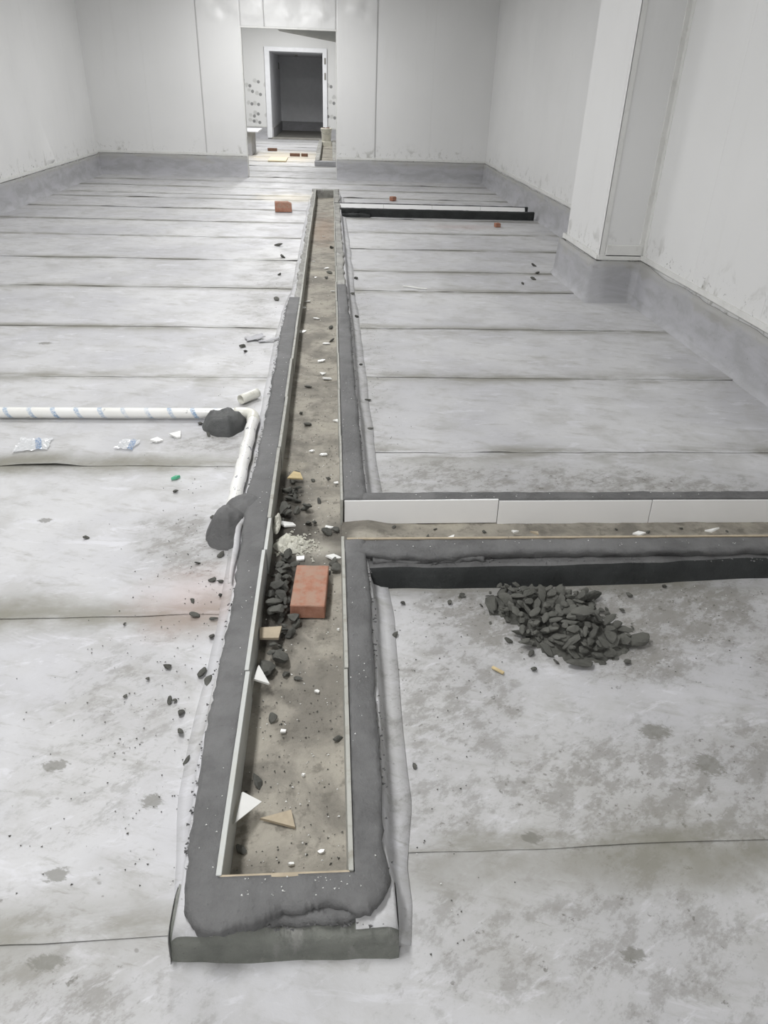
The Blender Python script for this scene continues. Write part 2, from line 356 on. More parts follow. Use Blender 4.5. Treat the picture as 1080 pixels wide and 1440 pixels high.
M['bucket'] = mat_plain('cream_plastic', lin(216, 213, 200), 0.5, 0.3, 0.05, 6, lin(160, 154, 140), 0.5)
M['grey_tube'] = mat_plain('smudge_grey', lin(168, 169, 166), 0.6, 0.3, 0.08, 3)
M['stick'] = mat_plain('white_strip', lin(226, 226, 222), 0.5)
M['memb'] = M['floor']

# ------------------------------------------------------------------ the setting: floor slab and membrane strips
XL, XR, XRN, YB, YW, ZC = -4.20, 2.87, 2.60, -3.5, 14.95, 3.3
floor = box('floor', -4.5, 3.2, YB-0.2, 25.62, -0.12, -0.006, M['slab']); tag(floor, kind='structure')
def strip(x0, x1, yn, yf, nx=64, lip=0.007, seed=0.0):
    """one lapped sheet of roofing membrane: near edge lies on the sheet before it"""
    rows = [0.0, 0.012, 0.035, 0.06, 0.1, 0.15, 0.2, 0.32, 0.45, 0.6, 0.75, 0.82, 0.88, 0.93, 0.96, 1.0]
    v = []
    for i in range(nx):
        x = x0 + (x1-x0)*i/(nx-1)
        a = yn(x) + 0.016*fbm(x*1.1, seed, 3.1) + 0.006*N3(x*7, seed); b = yf(x)
        fish = max(0.0, fbm(x*1.9, seed*3.3, 1.7) - 0.35)*0.018
        for t in rows:
            y = a + (b-a)*t
            lf = lip*(0.20 + 0.45*max(0.0, N3(x*0.9, seed, 7.0)))
            z = lf*(1-t) + 0.0008*(1-t) + 0.0022*fbm(x*1.6, y*1.6, seed) + (fish*(1-t/0.035) if t < 0.035 else 0)
            v.append((x, y, max(z, -0.003)))
    o = mesh('membrane_strip', v, grid_faces(nx, len(rows)), M['floor'], floor, True)
    ya, yb = yn(0.0), yf(0.0)
    at = o.data.attributes.new('lap', 'FLOAT', 'POINT')
    at.data.foreach_set('value', [math.exp(-max(0.0, min(abs(q[1]-yn(q[0])), abs(q[1]-yf(q[0])+0.05)))/(0.075+0.05*N3(q[0]*1.3, seed))) for q in v])
    return o
SL = [0.906, 1.978, 3.09, 4.27, 5.315, 6.49, 7.65, 8.87, 9.94, 11.0, 12.0, 13.05, 14.1, 15.15]
SR = [3.23, 4.29, 5.34, 6.47, 7.25, 8.33, 9.36, 10.4, 11.42, 12.44, 13.6]
strip(XL, XRN, lambda x: YB, lambda x: 0.96 if x < -0.1 else 1.12, 120, 0.004, 0.3)
for k in range(len(SL)-1):
    if SL[k] < 12.1: strip(XL, -0.333, (lambda y: lambda x: y + (0.006*x))(SL[k]), (lambda y: lambda x: y + 0.05)(min(SL[k+1], 12.46)), 72, 0.007, k+1.7)
strip(0.14, XRN, lambda x: 1.07 + 0.012*(1-x), lambda x: 2.2, 60, 0.008, 21.1)
strip(0.14, XRN, lambda x: 2.60, lambda x: 3.27, 48, 0.003, 22.1)
for k in range(len(SR)-1):
    if SR[k] < 12.4: strip(0.14, XRN if SR[k] < 6.0 else XR, (lambda y: lambda x: y)(SR[k]), (lambda y: lambda x: y + 0.05)(SR[k+1]), 56, 0.007, 30.3+k)
# beyond the end of the drain the sheets run the whole width, through the doorway into the next room
FY = [12.42, 13.35, 14.2, 15.0]
for k in range(3): strip(XL, XR, (lambda y: lambda x: y - 0.012*x)(FY[k]), (lambda y: lambda x: y + 0.06)(FY[k+1]), 80, 0.007, 50.3+k)
yy = 15.0; k = 0
while yy < 25.5:
    strip(-4.2, 3.0, (lambda y: lambda x: y)(yy), (lambda y: lambda x: min(y, 25.6))(yy+1.12), 60, 0.008, 60.7+k); yy += 1.06; k += 1

# ------------------------------------------------------------------ walls of sandwich panels
def wall(name, panels, mat=None):
    root = empty(name); tag(root, kind='structure')
    for (x0, x1, y0, y1, z0, z1) in panels:
        box('panel', x0, x1, y0, y1, z0, z1, mat or M['wall'], root, 0.0018)
    return root
def split(a, b, w):
    n = max(1, round(abs(b-a)/w)); return [(a+(b-a)*i/n, a+(b-a)*(i+1)/n) for i in range(n)]
G = 0.0003
wall_left = wall('wall_left', [(XL-0.08, XL, a+G, b-G, 0, ZC) for a, b in split(YB, YW, 1.02) if not a < 12.3 < b])
for a, b in split(YB, YW, 1.02):
    if a < 12.3 < b:                                                # this one is buckled outwards above the upturn, with a sharp crease
        v = []; ny_, nz_ = 90, 70
        for i in range(ny_):
            for j in range(nz_):
                y = a+G + (b-a-2*G)*i/(ny_-1); z = 1.4*j/(nz_-2) if j < nz_-1 else ZC
                cr = 12.30 + 0.24*max(0.0, min(1.0, (0.97-z)/0.6)); k = max(0.0, min(1.0, (0.97-z)/0.55)); w = 0.10 + 0.34*k
                k *= max(0.0, min(1.0, (z-0.372)/0.05)); t = (y-cr+w)/w; d = 0.055*k*t*t if 0 < t <= 1 else (0.055*k*max(0.0, 1-(t-1)*w/0.02) if t > 1 else 0.0)
                v.append((XL+d, y, z))
        pn = mesh('panel', v, grid_faces(ny_, nz_), M['wall'], wall_left); box('panel_core', XL-0.08, XL-0.004, a, b, 0, ZC, M['wall'], wall_left)
wall_right = wall('wall_right', [(XRN, XRN+0.08, a+G, b-G, 0, ZC) for a, b in split(YB, 6.25, 1.02)] + [(XR, XR+0.08, a+G, b-G, 0, ZC) for a, b in split(7.22, YW, 1.02)])
wall_back = wall('wall_back', [(a+G, b-G, YB-0.08, YB, 0, ZC) for a, b in split(XL, XRN, 1.0)])
DX0, DX1, DZ = -1.52, 0.095, 2.325
wall_far = wall('wall_far', [(a+G, b-G, YW, YW+0.1, 0, ZC) for a, b in ((XL-0.08, -3.2), (-3.2, -2.25), (0.80, 1.80), (1.80, XR+0.08))])
# slim folded edge along the doorway
jl = box('trim_1', DX0-0.012, DX0+0.006, YW-0.012, YW+0.11, 0.02, DZ, M['trim'], None, 0.002); tag(jl, kind='structure')
jr = box('trim_2', DX1-0.006, DX1+0.012, YW-0.012, YW+0.11, 0.02, DZ, M['trim'], None, 0.002); tag(jr, kind='structure')
# dented, battered header sheets over the doorway
dents = [(-1.78, 2.50, 0.10, -0.05), (-1.25, 2.62, 0.22, 0.05), (-0.72, 2.50, 0.06, 0.03), (-0.5, 2.72, 0.25, -0.06), (-0.12, 2.52, 0.07, 0.03), (0.42, 2.66, 0.12, 0.06), (0.25, 2.8, 0.3, -0.06), (-1.9, 2.72, 0.18, -0.06)]
def dent_sheet(x0, x1, z0, z1, seed, mt):
    nx, nz = int((x1-x0)/0.03)+2, int((z1-z0)/0.03)+2; v = []
    for i in range(nx):
        for j in range(nz):
            x = x0+(x1-x0)*i/(nx-1); z = z0+(z1-z0)*j/(nz-1)
            e = min(1, max(0, (z-DZ-0.02)/0.14)); e *= min(1, max(0, (x+2.24)/0.25)) * min(1, max(0, (0.79-x)/0.1))
            d = (0.020*fbm(x*2.6, seed, z*2.6, 4) + 0.010*abs(N3(x*5, seed, z*5))) * e
            for (dx, dz, r, h) in dents:
                q = ((x-dx)**2+(z-dz)**2)/(r*r); d += -h*math.exp(-q)*0.8*e
            v.append((x, YW-0.0015+d-0.012*e, z))
    o = mesh('dented_panel', v, grid_faces(nx, nz), mt, wall_far, True)
    sm = o.modifiers.new('thickness', 'SOLIDIFY'); sm.thickness = 0.008; sm.offset = -1
for a, b, z0, mt in ((-2.253, DX0, 0.0, M['wall']), (DX0+0.001, -1.122, DZ, M['header']), (-1.118, DX1, DZ, M['header']), (DX1+0.001, 0.803, 0.0, M['wall'])): dent_sheet(a, b, z0, ZC, 2.0, mt)
for a, b in ((-2.249, DX0), (DX1, 0.799)): box('panel_core', a, b, YW+0.07, YW+0.1, 0, ZC, M['wall'], wall_far)
box('header_core', DX0, DX1, YW+0.08, YW+0.1, DZ, ZC, M['wall'], wall_far)
box('header_edge', DX0, DX1, YW-0.014, YW+0.11, DZ-0.012, DZ+0.012, M['trim'], wall_far, 0.002)
ceiling = box('ceiling', -4.5, 3.2, YB-0.2, 25.7, ZC, ZC+0.08, M['ceil']); tag(ceiling, kind='structure')

# square column boxed in by panels, in the right wall
colm = empty('wall_column'); tag(colm, kind='structure')
CX, CY0, CY1 = 2.225, 6.25, 7.22
box('panel', CX, CX+0.05, CY0+0.05, CY1, 0, ZC, M['wall'], colm, 0.004)
box('panel', CX+0.03, XRN+0.1, CY0, CY0+0.05, 0, ZC, M['wall'], colm, 0.004)
box('panel', CX+0.05, XR+0.08, CY1-0.05, CY1, 0, ZC, M['wall'], colm, 0.004)
box('corner_strip', CX-0.004, CX+0.045, CY0-0.006, CY0+0.004, 0.36, ZC, M['trim'], colm, 0.002)
box('corner_strip', CX-0.006, CX+0.004, CY0-0.006, CY0+0.035, 0.36, ZC, M['wall'], colm, 0.002)
box('corner_strip', XRN-0.045, XRN+0.01, CY0-0.006, CY0+0.004, 0.36, ZC, M['trim'], colm, 0.002)
box('corner_strip', XRN-0.006, XRN+0.01, CY0-0.05, CY0+0.004, 0.36, ZC, M['trim'], colm, 0.002)
box('foot_strip', CX+0.05, XRN-0.02, CY0-0.014, CY0, 0.37, 0.46, M['trim'], colm, 0.003)

# cement upturn that runs round the foot of the walls
def upturn(name, path, seed=0.0, zt=0.335, step=0.09, flare=0.045):
    """path: 2D points, room on the left-hand side of travel"""
    root = empty(name); tag(root, kind='structure')
    P2 = [Vector(p) for p in path]; nseg = len(P2)-1
    nrm = []
    for i in range(nseg):
        d = (P2[i+1]-P2[i]).normalized(); nrm.append(Vector((-d.y, d.x)))
    st = []
    for i in range(nseg):
        L = (P2[i+1]-P2[i]).length; n = max(2, int(L/step))
        for k in range(n + (1 if i == nseg-1 else 0)):
            t = k/n; q = P2[i].lerp(P2[i+1], t)
            if k == 0 and i > 0:
                b = (nrm[i-1]+nrm[i]); b = b/b.length; b = b/max(0.3, b.dot(nrm[i]))
            else: b = nrm[i]
            st.append((q, b))
    prof = [(0.055+flare, -0.004), (0.05+flare*0.55, 0.010), (0.045+flare*0.2, 0.04), (0.043, 0.10), (0.040, 0.2), (0.036, 0.28), (0.031, 1.0), (0.020, 1.0), (0.016, 0.75), (0.015, 0.5)]
    secs = []
    for (q, b) in st:
        top = zt + 0.012*fbm(q.x*1.3, q.y*1.3, seed) - 0.05*max(0, fbm(q.x*0.9+5, q.y*0.9, seed+4)-0.25) - 0.02*max(0, N3(q.x*7, q.y*7, seed))
        row = []
        for (o, z) in prof:
            z2 = z if z < 0.45 else top*z
            oo = o + 0.007*fbm(q.x*3, q.y*3, z2*5+seed) + (0.008*N3(q.x*1.1, q.y*1.1, seed) if z < 0.05 else 0)
            row.append((q.x+b.x*oo, q.y+b.y*oo, z2))
        secs.append(row)
    sweep('upturn_band', secs, M['upturn'], root, True, False)
    for i in range(nseg):
        a, c = P2[i], P2[i+1]; b = nrm[i]; w0 = 0.014
        pts = [(a, 0.0), (c, 0.0), (c, w0), (a, w0)]
        v = [(q.x+b.x*o, q.y+b.y*o, zz) for zz in (zt+0.006, zt+0.045) for (q, o) in pts]
        mesh('base_channel', v, [(0, 1, 2, 3), (4, 5, 6, 7), (0, 1, 5, 4), (1, 2, 6, 5), (2, 3, 7, 6), (3, 0, 4, 7)], M['trim'], root)
    return root
upturn('baseboard_left', [(XL, YW), (XL, YB)], 1.0, 0.32)
upturn('baseboard_far_left', [(DX0-0.005, YW), (XL, YW)], 2.0, 0.345)
upturn('baseboard_far_right', [(XR, YW), (DX1+0.005, YW)], 3.0, 0.335)
upturn('baseboard_right', [(XRN, YB), (XRN, CY0), (CX-0.005, CY0), (CX-0.005, CY1+0.06), (XR, CY1+0.06), (XR, YW)], 4.0, 0.335, 0.09, 0.03)

# ------------------------------------------------------------------ the room behind the doorway
Y2 = 25.6
wall_room_left = wall('wall_rear_left', [(-4.28, -4.2, a+G, b-G, 0, ZC) for a, b in split(15.05, Y2, 1.05)], M['wall2'])
wall_room_right = wall('wall_rear_right', [(3.0, 3.08, a+G, b-G, 0, ZC) for a, b in split(15.05, Y2, 1.05)], M['wall2'])
OX0, OX1, OZ = -1.80, -0.245, 2.30
wr = wall('wall_rear_far', [(a+G, b-G, Y2, Y2+0.08, 0, ZC) for a, b in ((-4.28, -3.4), (-3.4, -2.6), (-2.6, OX0), (OX1, 0.7), (0.7, 1.8), (1.8, 3.08))] + [(OX0, OX1, Y2, Y2+0.08, OZ, ZC)], M['spot'])
upturn('baseboard_rear_left', [(OX0-0.14, Y2), (-4.2, Y2)], 6.0, 0.31, 0.15, 0.03)
upturn('baseboard_rear_right', [(3.0, Y2), (OX1+0.14, Y2)], 7.0, 0.31, 0.15, 0.03)
dr = empty('door_1'); tag(dr, kind='structure')
box('door_jamb', OX0-0.155, OX0, Y2-0.06, Y2+0.02, 0.02, OZ+0.115, M['frame'], dr, 0.012)
hj = box('door_jamb', OX1, OX1+0.135, Y2-0.06, Y2+0.02, 0.02, OZ+0.115, M['frame'], dr, 0.012)
box('door_head', OX0-0.155, OX1+0.135, Y2-0.065, Y2+0.02, OZ, OZ+0.12, M['frame'], dr, 0.012)
for (hx, hz, hh) in ((OX1+0.05, 2.02, 0.16), (OX1+0.05, 1.62, 0.18)): box('hinge', hx, hx+0.05, Y2-0.08, Y2-0.05, hz, hz+hh, M['slab'], hj, 0.006)
box('sill', OX0-0.02, OX1+0.02, Y2-0.10, Y2+0.10, -0.005, 0.05, M['slab'], dr, 0.01)
YE = 30.4
pw = empty('wall_passage'); tag(pw, kind='structure')
for a, b in split(Y2+0.08, YE, 1.2):
    box('panel', OX0-0.08, OX0, a+G, b-G, 0, OZ+0.02, M['frame'], pw, 0.003)
    box('panel', OX1, OX1+0.08, a+G, b-G, 0, OZ+0.02, M['frame'], pw, 0.003)
box('foot_band', OX0-0.01, OX0+0.03, Y2+0.1, YE, 0, 0.30, M['upturn'], pw, 0.006)
box('panel', OX0-0.08, OX1+0.08, YE, YE+0.08, 0, OZ+0.02, M['frame'], pw)
box('foot_band', OX0, OX1, YE-0.03, YE, 0, 0.30, M['upturn'], pw, 0.006)
box('plug', OX0-0.01, OX0+0.02, 29.6, 29.75, 1.9, 2.1, M['slab'], pw, 0.004)
pf = box('floor_passage', OX0-0.08, OX1+0.08, Y2, YE+0.1, -0.1, 0.0, M['slab']); tag(pf, kind='structure')
pc = box('ceiling_passage', OX0-0.1, OX1+0.1, Y2+0.02, YE+0.1, OZ, OZ+0.08, M['frame']); tag(pc, kind='structure')
lamp_bulb = box('passage_hook', -1.15, -1.08, 27.9, 28.0, OZ-0.05, OZ+0.01, M['slab'], pc, 0.01)

# ------------------------------------------------------------------ drains
ZT = 0.116
def cap_strip(name, inner, outer, mat, parent, zt=ZT, zb=0.07, rough=0.004, seed=0.0, rag=0.008):
    secs = []
    for (a, b) in zip(inner, outer):
        a, b = Vector(a), Vector(b); d = (b-a); row = [(a.x, a.y, zb), (a.x, a.y, zt-0.002)]
        for t in (0.12, 0.35, 0.6, 0.82, 0.95, 1.0):
            q = a + d*t
            z = zt + rough*fbm(q.x*9, q.y*9, seed) + rough*0.5*N3(q.x*40, q.y*40, seed) - (0.003 if t > 0.9 else 0) - (0.006 if t > 0.99 else 0)
            row.append((q.x, q.y, z))
        dn = d.normalized()
        o1 = b + dn*(rag*0.5*N3(b.x*25, b.y*25, seed+3)); row.append((o1.x, o1.y, zt-0.018))
        o2 = b - dn*(0.008 + rag*N3(b.x*18, b.y*18, seed+7)); row.append((o2.x, o2.y, zb))
        secs.append(row)
    return sweep(name, secs, mat, parent, True, True)
def lerp_keys(keys, y):
    if y <= keys[0][0]: return keys[0][1]
    for (a, b) in zip(keys, keys[1:]):
        if y <= b[0]: return a[1] + (b[1]-a[1])*(y-a[0])/(b[0]-a[0])
    return keys[-1][1]
def ys(a, b, fine=0.018, grow=0.02):
    out = [a]
    while out[-1] < b - 1e-6: out.append(min(b, out[-1] + fine + grow*0.06*max(0, out[-1]-1)**1.4))
    return out
KL = [(0.95, -0.312), (1.26, -0.327), (1.58, -0.326), (1.92, -0.323), (2.17, -0.332), (2.47, -0.342), (2.83, -0.338), (3.28, -0.330), (3.86, -0.333), (4.63, -0.338), (5.7, -0.335), (6.4, -0.29), (12.4, -0.285)]
KR = [(0.95, 0.115), (1.04, 0.103), (1.2, 0.113), (1.57, 0.114), (1.94, 0.121), (2.27, 0.116), (2.6, 0.133), (3.0, 0.128), (3.46, 0.127), (4.1, 0.123), (5.0, 0.126), (6.2, 0.119), (12.4, 0.118)]
jag = lambda y, s, k=0.007: k*fbm(y*6, s, 0.3) + k*0.7*N3(y*26, s) + k*0.4*N3(y*60, s)

drain = empty('floor_drain', (-0.1, 0.85, 0))
def inv(o, root):
    o.parent = root; o.matrix_parent_inverse = Matrix.Translation(-root.location); return o
tag(drain, 'long shallow floor drain with dark mortar edges and thin grey tile lining', 'floor drain')
# the bed
nx, L = 15, ys(0.955, 12.42, 0.02, 0.04); v = []
for y in L:
    for i in range(nx):
        x = -0.243 + 0.285*i/(nx-1)
        edge = abs(i/(nx-1)-0.5)*2
        v.append((x, y, 0.002 + 0.004*fbm(x*9, y*9, 2) + 0.002*N3(x*45, y*45) + 0.010*max(0, edge-0.75)*4*(0.5+N3(y*3, x, 4))))
inv(mesh('drain_bed', v, grid_faces(len(L), nx), M['chan'], None, True), drain)
# membrane-wrapped kerb on both sides
def kerb_side(name, yl, inner_x, key, sgn, parent, seed, dz=0.0):
    secs = []
    for y in yl:
        o = lerp_keys(key, y) + sgn*(0.004 + 0.005*fbm(y*2.5, seed, 1))
        w = 0.010*N3(y*1.7, seed); fl = 0.45 + 0.55*min(1, max(0, (y-0.86)/0.35)); fl *= 0.72 if sgn < 0 else 1.0
        lip = 0.006*max(0, fbm(y*5, seed, 9))
        secs.append([(inner_x, y, 0.0), (inner_x, y, 0.085+dz), (o-sgn*0.02, y, 0.088+dz), (o, y, 0.09+dz+lip), (o+sgn*0.006, y, 0.084+dz+lip), (o+sgn*0.012, y, 0.05), (o+sgn*(0.022+w*0.5)*fl, y, 0.022), (o+sgn*(0.048+w)*fl, y, 0.0095), (o+sgn*(0.075+w*1.5)*fl, y, 0.0055), (o+sgn*(0.076+w*1.5)*fl, y, -0.003)])
    return inv(sweep(name, secs, M['memb'], None, True, True), parent)
kerb_side('kerb_membrane', ys(0.86, 12.42, 0.03, 0.05), -0.245, KL, -1, drain, 1.1)
kerb_side('kerb_membrane', ys(0.86, 2.25, 0.03, 0.05), 0.042, KR, 1, drain, 2.2)
kerb_side('kerb_membrane', ys(2.60, 12.42, 0.03, 0.05), 0.042, KR, 1, drain, 3.3)
# near end block under the mortar
bm = bmesh.new(); bmesh.ops.create_grid(bm, x_segments=46, y_segments=12, size=0.5)
v = []; nu, rows = 60, [(0.965, 0.07), (0.93, 0.082), (0.90, 0.083), (0.872, 0.080), (0.856, 0.073), (0.849, 0.060), (0.847, 0.04), (0.846, 0.015), (0.842, 0.004), (0.838, -0.003)]
bm.free()
for i in range(nu):
    t = i/(nu-1); x = -0.332 + 0.462*t; e = min(t, 1-t); rd = max(0, 0.02-e*0.46)
    for (y, z) in rows:
        yo = y + 0.004*fbm(x*8, z*20, 5) + rd*rd*22*(1 if z > 0.02 else 0.3) - 0.012*t + 0.006
        v.append((x, yo, z*(1-0.10*t if z > 0.05 else 1) + (0.004*fbm(x*10, y*10, 6) if z > 0.01 else 0) - rd*0.5*(z > 0.05)))
inv(mesh('end_block', v, grid_faces(nu, len(rows)), M['block'], None, True), drain)
side = []
for x, s in ((-0.332, 1), (0.130, -1)):
    q = [(x, y+0.003, z) for (y, z) in rows]; inv(mesh('end_block_side', q+[(x, 0.965, -0.003)], [tuple(range(len(q)+1))], M['memb']), drain)
# U-shaped wet mortar cap at the near end: down the left side, across the end, up the right side
inner, outer = [], []
for y in reversed(ys(1.0, 5.75, 0.016, 0.05)): inner.append((-0.244, y)); outer.append((lerp_keys(KL, y)-jag(y, 1.3), y))
endp = [(-0.312, 0.975), (-0.309, 0.935), (-0.302, 0.895), (-0.283, 0.862), (-0.262, 0.846), (-0.236, 0.842), (-0.214, 0.846), (-0.196, 0.853), (-0.178, 0.857), (-0.160, 0.856), (-0.140, 0.860), (-0.126, 0.872), (-0.106, 0.878), (-0.086, 0.876), (-0.060, 0.880), (-0.045, 0.888), (-0.026, 0.893), (-0.008, 0.892), (0.012, 0.886), (0.030, 0.874), (0.050, 0.868), (0.068, 0.874), (0.085, 0.884), (0.100, 0.898), (0.110, 0.92), (0.115, 0.95), (0.113, 0.975)]
for k in range(len(endp)-1):
    a, b = endp[k], endp[k+1]
    for s in range(6):
        t = s/6; x = a[0]+(b[0]-a[0])*t; y = a[1]+(b[1]-a[1])*t
        ix = min(max(x, -0.244), 0.042); inner.append((ix, 0.956)); outer.append((x, y + 0.006*N3(x*45, y*45) + 0.004*N3(x*120, y*120)))
for y in ys(1.0, 2.262, 0.016, 0.05): inner.append((0.0415, y)); outer.append((lerp_keys(KR, y)+jag(y, 5.1, 0.006), y))
# keep the inner corner square
inner = [(x if not (k and abs(y-0.956) < 1e-6) else x, y) for k, (x, y) in enumerate(inner)]
inv(cap_strip('mortar_cap', inner, outer, M['mortar'], None, ZT, 0.074, 0.0045, 1.0, 0.016), drain)
# second, broken layer of mortar under the front edge
inn, out = [], []
for i in range(60):
    x = -0.20 + 0.285*i/59; tp = max(0, (i-44)/15.0)**2; inn.append((x, 0.915)); out.append((x, 0.866 + 0.03*tp + 0.008*fbm(x*14, 2.2) + 0.006*N3(x*60, 1)))
inv(cap_strip('mortar_cap', inn, out, M['mortar'], None, 0.094, 0.075, 0.006, 3.0, 0.012), drain)
yl = ys(2.56, 6.2, 0.016, 0.05)
inv(cap_strip('mortar_cap', [(0.0415, y) for y in yl], [(lerp_keys(KR, y)+jag(y, 7.7), y) for y in yl], M['mortar'], None, ZT, 0.07, 0.0035, 4.0), drain)
# older dried mortar further on
yl = ys(5.7, 12.42, 0.03, 0.06)
inv(cap_strip('dried_mortar_cap', [(-0.244, y) for y in yl], [(-0.288-jag(y, 2.7, 0.016), y) for y in yl], M['mortar_dry'], None, ZT-0.002, 0.06, 0.008, 6.0, 0.02), drain)
yl = ys(6.1, 12.42, 0.03, 0.06)
inv(cap_strip('dried_mortar_cap', [(0.0415, y) for y in yl], [(0.112+jag(y, 3.7, 0.016), y) for y in yl], M['mortar_dry'], None, ZT-0.002, 0.06, 0.008, 7.0, 0.02), drain)
xl = [-0.30+0.02*i for i in range(22)]
inv(cap_strip('dried_mortar_cap', [(x, 12.40) for x in xl], [(x, 12.49+jag(x, 9, 0.01)) for x in xl], M['mortar_dry'], None, ZT, -0.003, 0.006, 8.0), drain)
inv(box('end_plate', -0.243, 0.042, 12.385, 12.40, 0, ZT-0.01, M['mortar_dry']), drain)
# lining tiles stood on edge
rt = random.Random(4)
def lining(y0, y1, x, thick, mat, side, parent, hh=ZT, step=0.62):
    y = y0
    while y < y1-0.02:
        e = min(y1, y+step); dx = rt.uniform(-0.003, 0.003); h = hh + rt.uniform(-0.001, 0.004)
        me = bm_data('lining_tile', box_bm(0, thick, 0, e-y-0.003, 0, h, 0.0012), mat)
        o = link('lining_tile', me, None, (x+dx-parent.location.x, y-parent.location.y, -parent.location.z+0.0), (0, side*rt.uniform(0.0, 0.02), rt.uniform(-0.002, 0.002))); o.parent = parent
        y = e
lining(0.958, 2.42, -0.246, 0.0125, M['tile'], -1, drain, ZT+0.001)
lining(2.42, 12.38, -0.247, 0.0135, M['tile_old'], -1, drain, ZT+0.003)
lining(0.958, 2.285, 0.0295, 0.011, M['tile_old'], 1, drain, ZT+0.001)
lining(2.545, 12.38, 0.0300, 0.010, M['tile_old'], 1, drain, ZT+0.002)
o = box('lining_tile', -0.24, 0.032, 0.951, 0.961, 0, ZT-0.002, M['shard_tan'], None, 0.001); inv(o, drain)
# loose torn edge of membrane standing up beside the mound
secs = []
for i in range(26):
    t = i/25; y = 2.44 - 0.42*t; x = -0.336 - 0.004*math.sin(t*9) - 0.012*t*(1-t)*4*0.3
    h = 0.03*math.sin(min(1, t*1.15)*math.pi)*(0.7+0.5*N3(y*12, 3)) + 0.004
    secs.append([(x+0.004, y, 0.088), (x-0.002, y, 0.10+h*0.4), (x-0.010-h*0.3, y, 0.096+h), (x-0.012-h*0.3, y, 0.094+h)])
o = sweep('torn_membrane', secs, M['memb'], None, True, False); o.modifiers.new('t', 'SOLIDIFY').thickness = 0.002; inv(o, drain)

# side branch to the right wall
br = empty('floor_drain', (0.04, 2.42, 0))
tag(br, 'side drain lined with big white tiles, black coated outer face beside the mortar heap', 'floor drain')
XE = 2.56
nx, ny = 120, 12; v = []
for i in range(nx):
    for j in range(ny):
        x = 0.035 + (XE-0.035)*i/(nx-1); y = 2.262 + 0.30*j/(ny-1); s = j/(ny-1)
        v.append((x, y, 0.004 + 0.006*fbm(x*9, y*9, 3) + 0.035*max(0, 0.45-s) * (0.6+fbm(x*3, 1, 2)*0.5) + 0.02*math.exp(-((x-0.12)/0.1)**2)))
inv(mesh('drain_bed', v, grid_faces(nx, ny), M['chan'], None, True), br)
xs_ = [0.046, 0.672, 1.312, 1.945, XE]
for a, b, lift, tw in zip(xs_, xs_[1:], (0.006, 0.002, 0.003, 0.003), (-0.004, 0.0, 0.002, 0)):
    me = bm_data('lining_tile', box_bm(0, b-a-0.003, 0, 0.010, 0, 0.106, 0.0012), M['tile_white'])
    o = link('lining_tile', me, br, (a-br.location.x, 2.549-br.location.y, lift), (math.radians(-2.5), tw, 0))
for a, b in zip([0.05, 0.65, 1.25, 1.85], [0.647, 1.247, 1.847, XE]):
    inv(box('lining_tile', a, b, 2.262, 2.272, 0, ZT+0.001, M['shard_tan'], None, 0.001), br)
xs2 = [0.03 + (XE-0.03)*i/150 for i in range(151)]
inv(cap_strip('mortar_cap', [(x, 2.559) for x in xs2], [(x, 2.626+0.004*fbm(x*5, 1)+0.003*N3(x*30, 2)) for x in xs2], M['mortar'], None, ZT-0.001, 0.0, 0.003, 11.0), br)
def kyn(x): return 2.180 - 0.026*math.exp(-((x-0.3)/0.2)**2) + 0.012*fbm(x*4.2, 3.3) + 0.007*N3(x*22, 1)
inv(cap_strip('mortar_cap', [(x, 2.2625) for x in xs2], [(x, kyn(x)) for x in xs2], M['mortar'], None, ZT-0.002, 0.078, 0.006, 12.0, 0.012), br)
secs = []
for x in [0.10 + (XE-0.10)*i/90 for i in range(91)]:
    f0 = 2.124 + 0.006*fbm(x*3, 8) + 0.045*max(0, (x-0.75)/1.0)
    secs.append([(x, 2.262, 0.0), (x, 2.262, 0.07), (x, f0+0.02, 0.081+0.004*fbm(x*7, 2)), (x, f0+0.008, 0.079+0.004*fbm(x*7, 2)), (x, f0, 0.068), (x, f0-0.006, 0.03), (x, f0-0.014, -0.003)])
top = [[s[1], s[2], s[3]] for s in secs]; face = [[s[3], s[4], s[5], s[6]] for s in secs]
inv(sweep('kerb_ledge', top, M['mortar'], None, True, False), br)
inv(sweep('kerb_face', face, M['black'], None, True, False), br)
# smear of slumped mortar on the ledge
inn, out = [], []
for i in range(70):
    x = 0.14 + 0.40*i/69; inn.append((x, 2.20)); out.append((x, 2.158 + 0.012*fbm(x*9, 5) + 0.006*N3(x*40, 1)))
inv(cap_strip('mortar_cap', inn, out, M['mortar'], None, 0.094, 0.076, 0.010, 13.0, 0.014), br)
secs = [[(x, 2.61, 0.0), (x, 2.622, 0.10), (x, 2.634, 0.095), (x, 2.65+0.006*N3(x*2, 1), 0.03), (x, 2.70, 0.010), (x, 2.73, 0.007), (x, 2.731, -0.003)] for x in [0.13+(XE-0.13)*i/60 for i in range(61)]]
inv(sweep('kerb_membrane', secs, M['memb'], None, True, False), br)

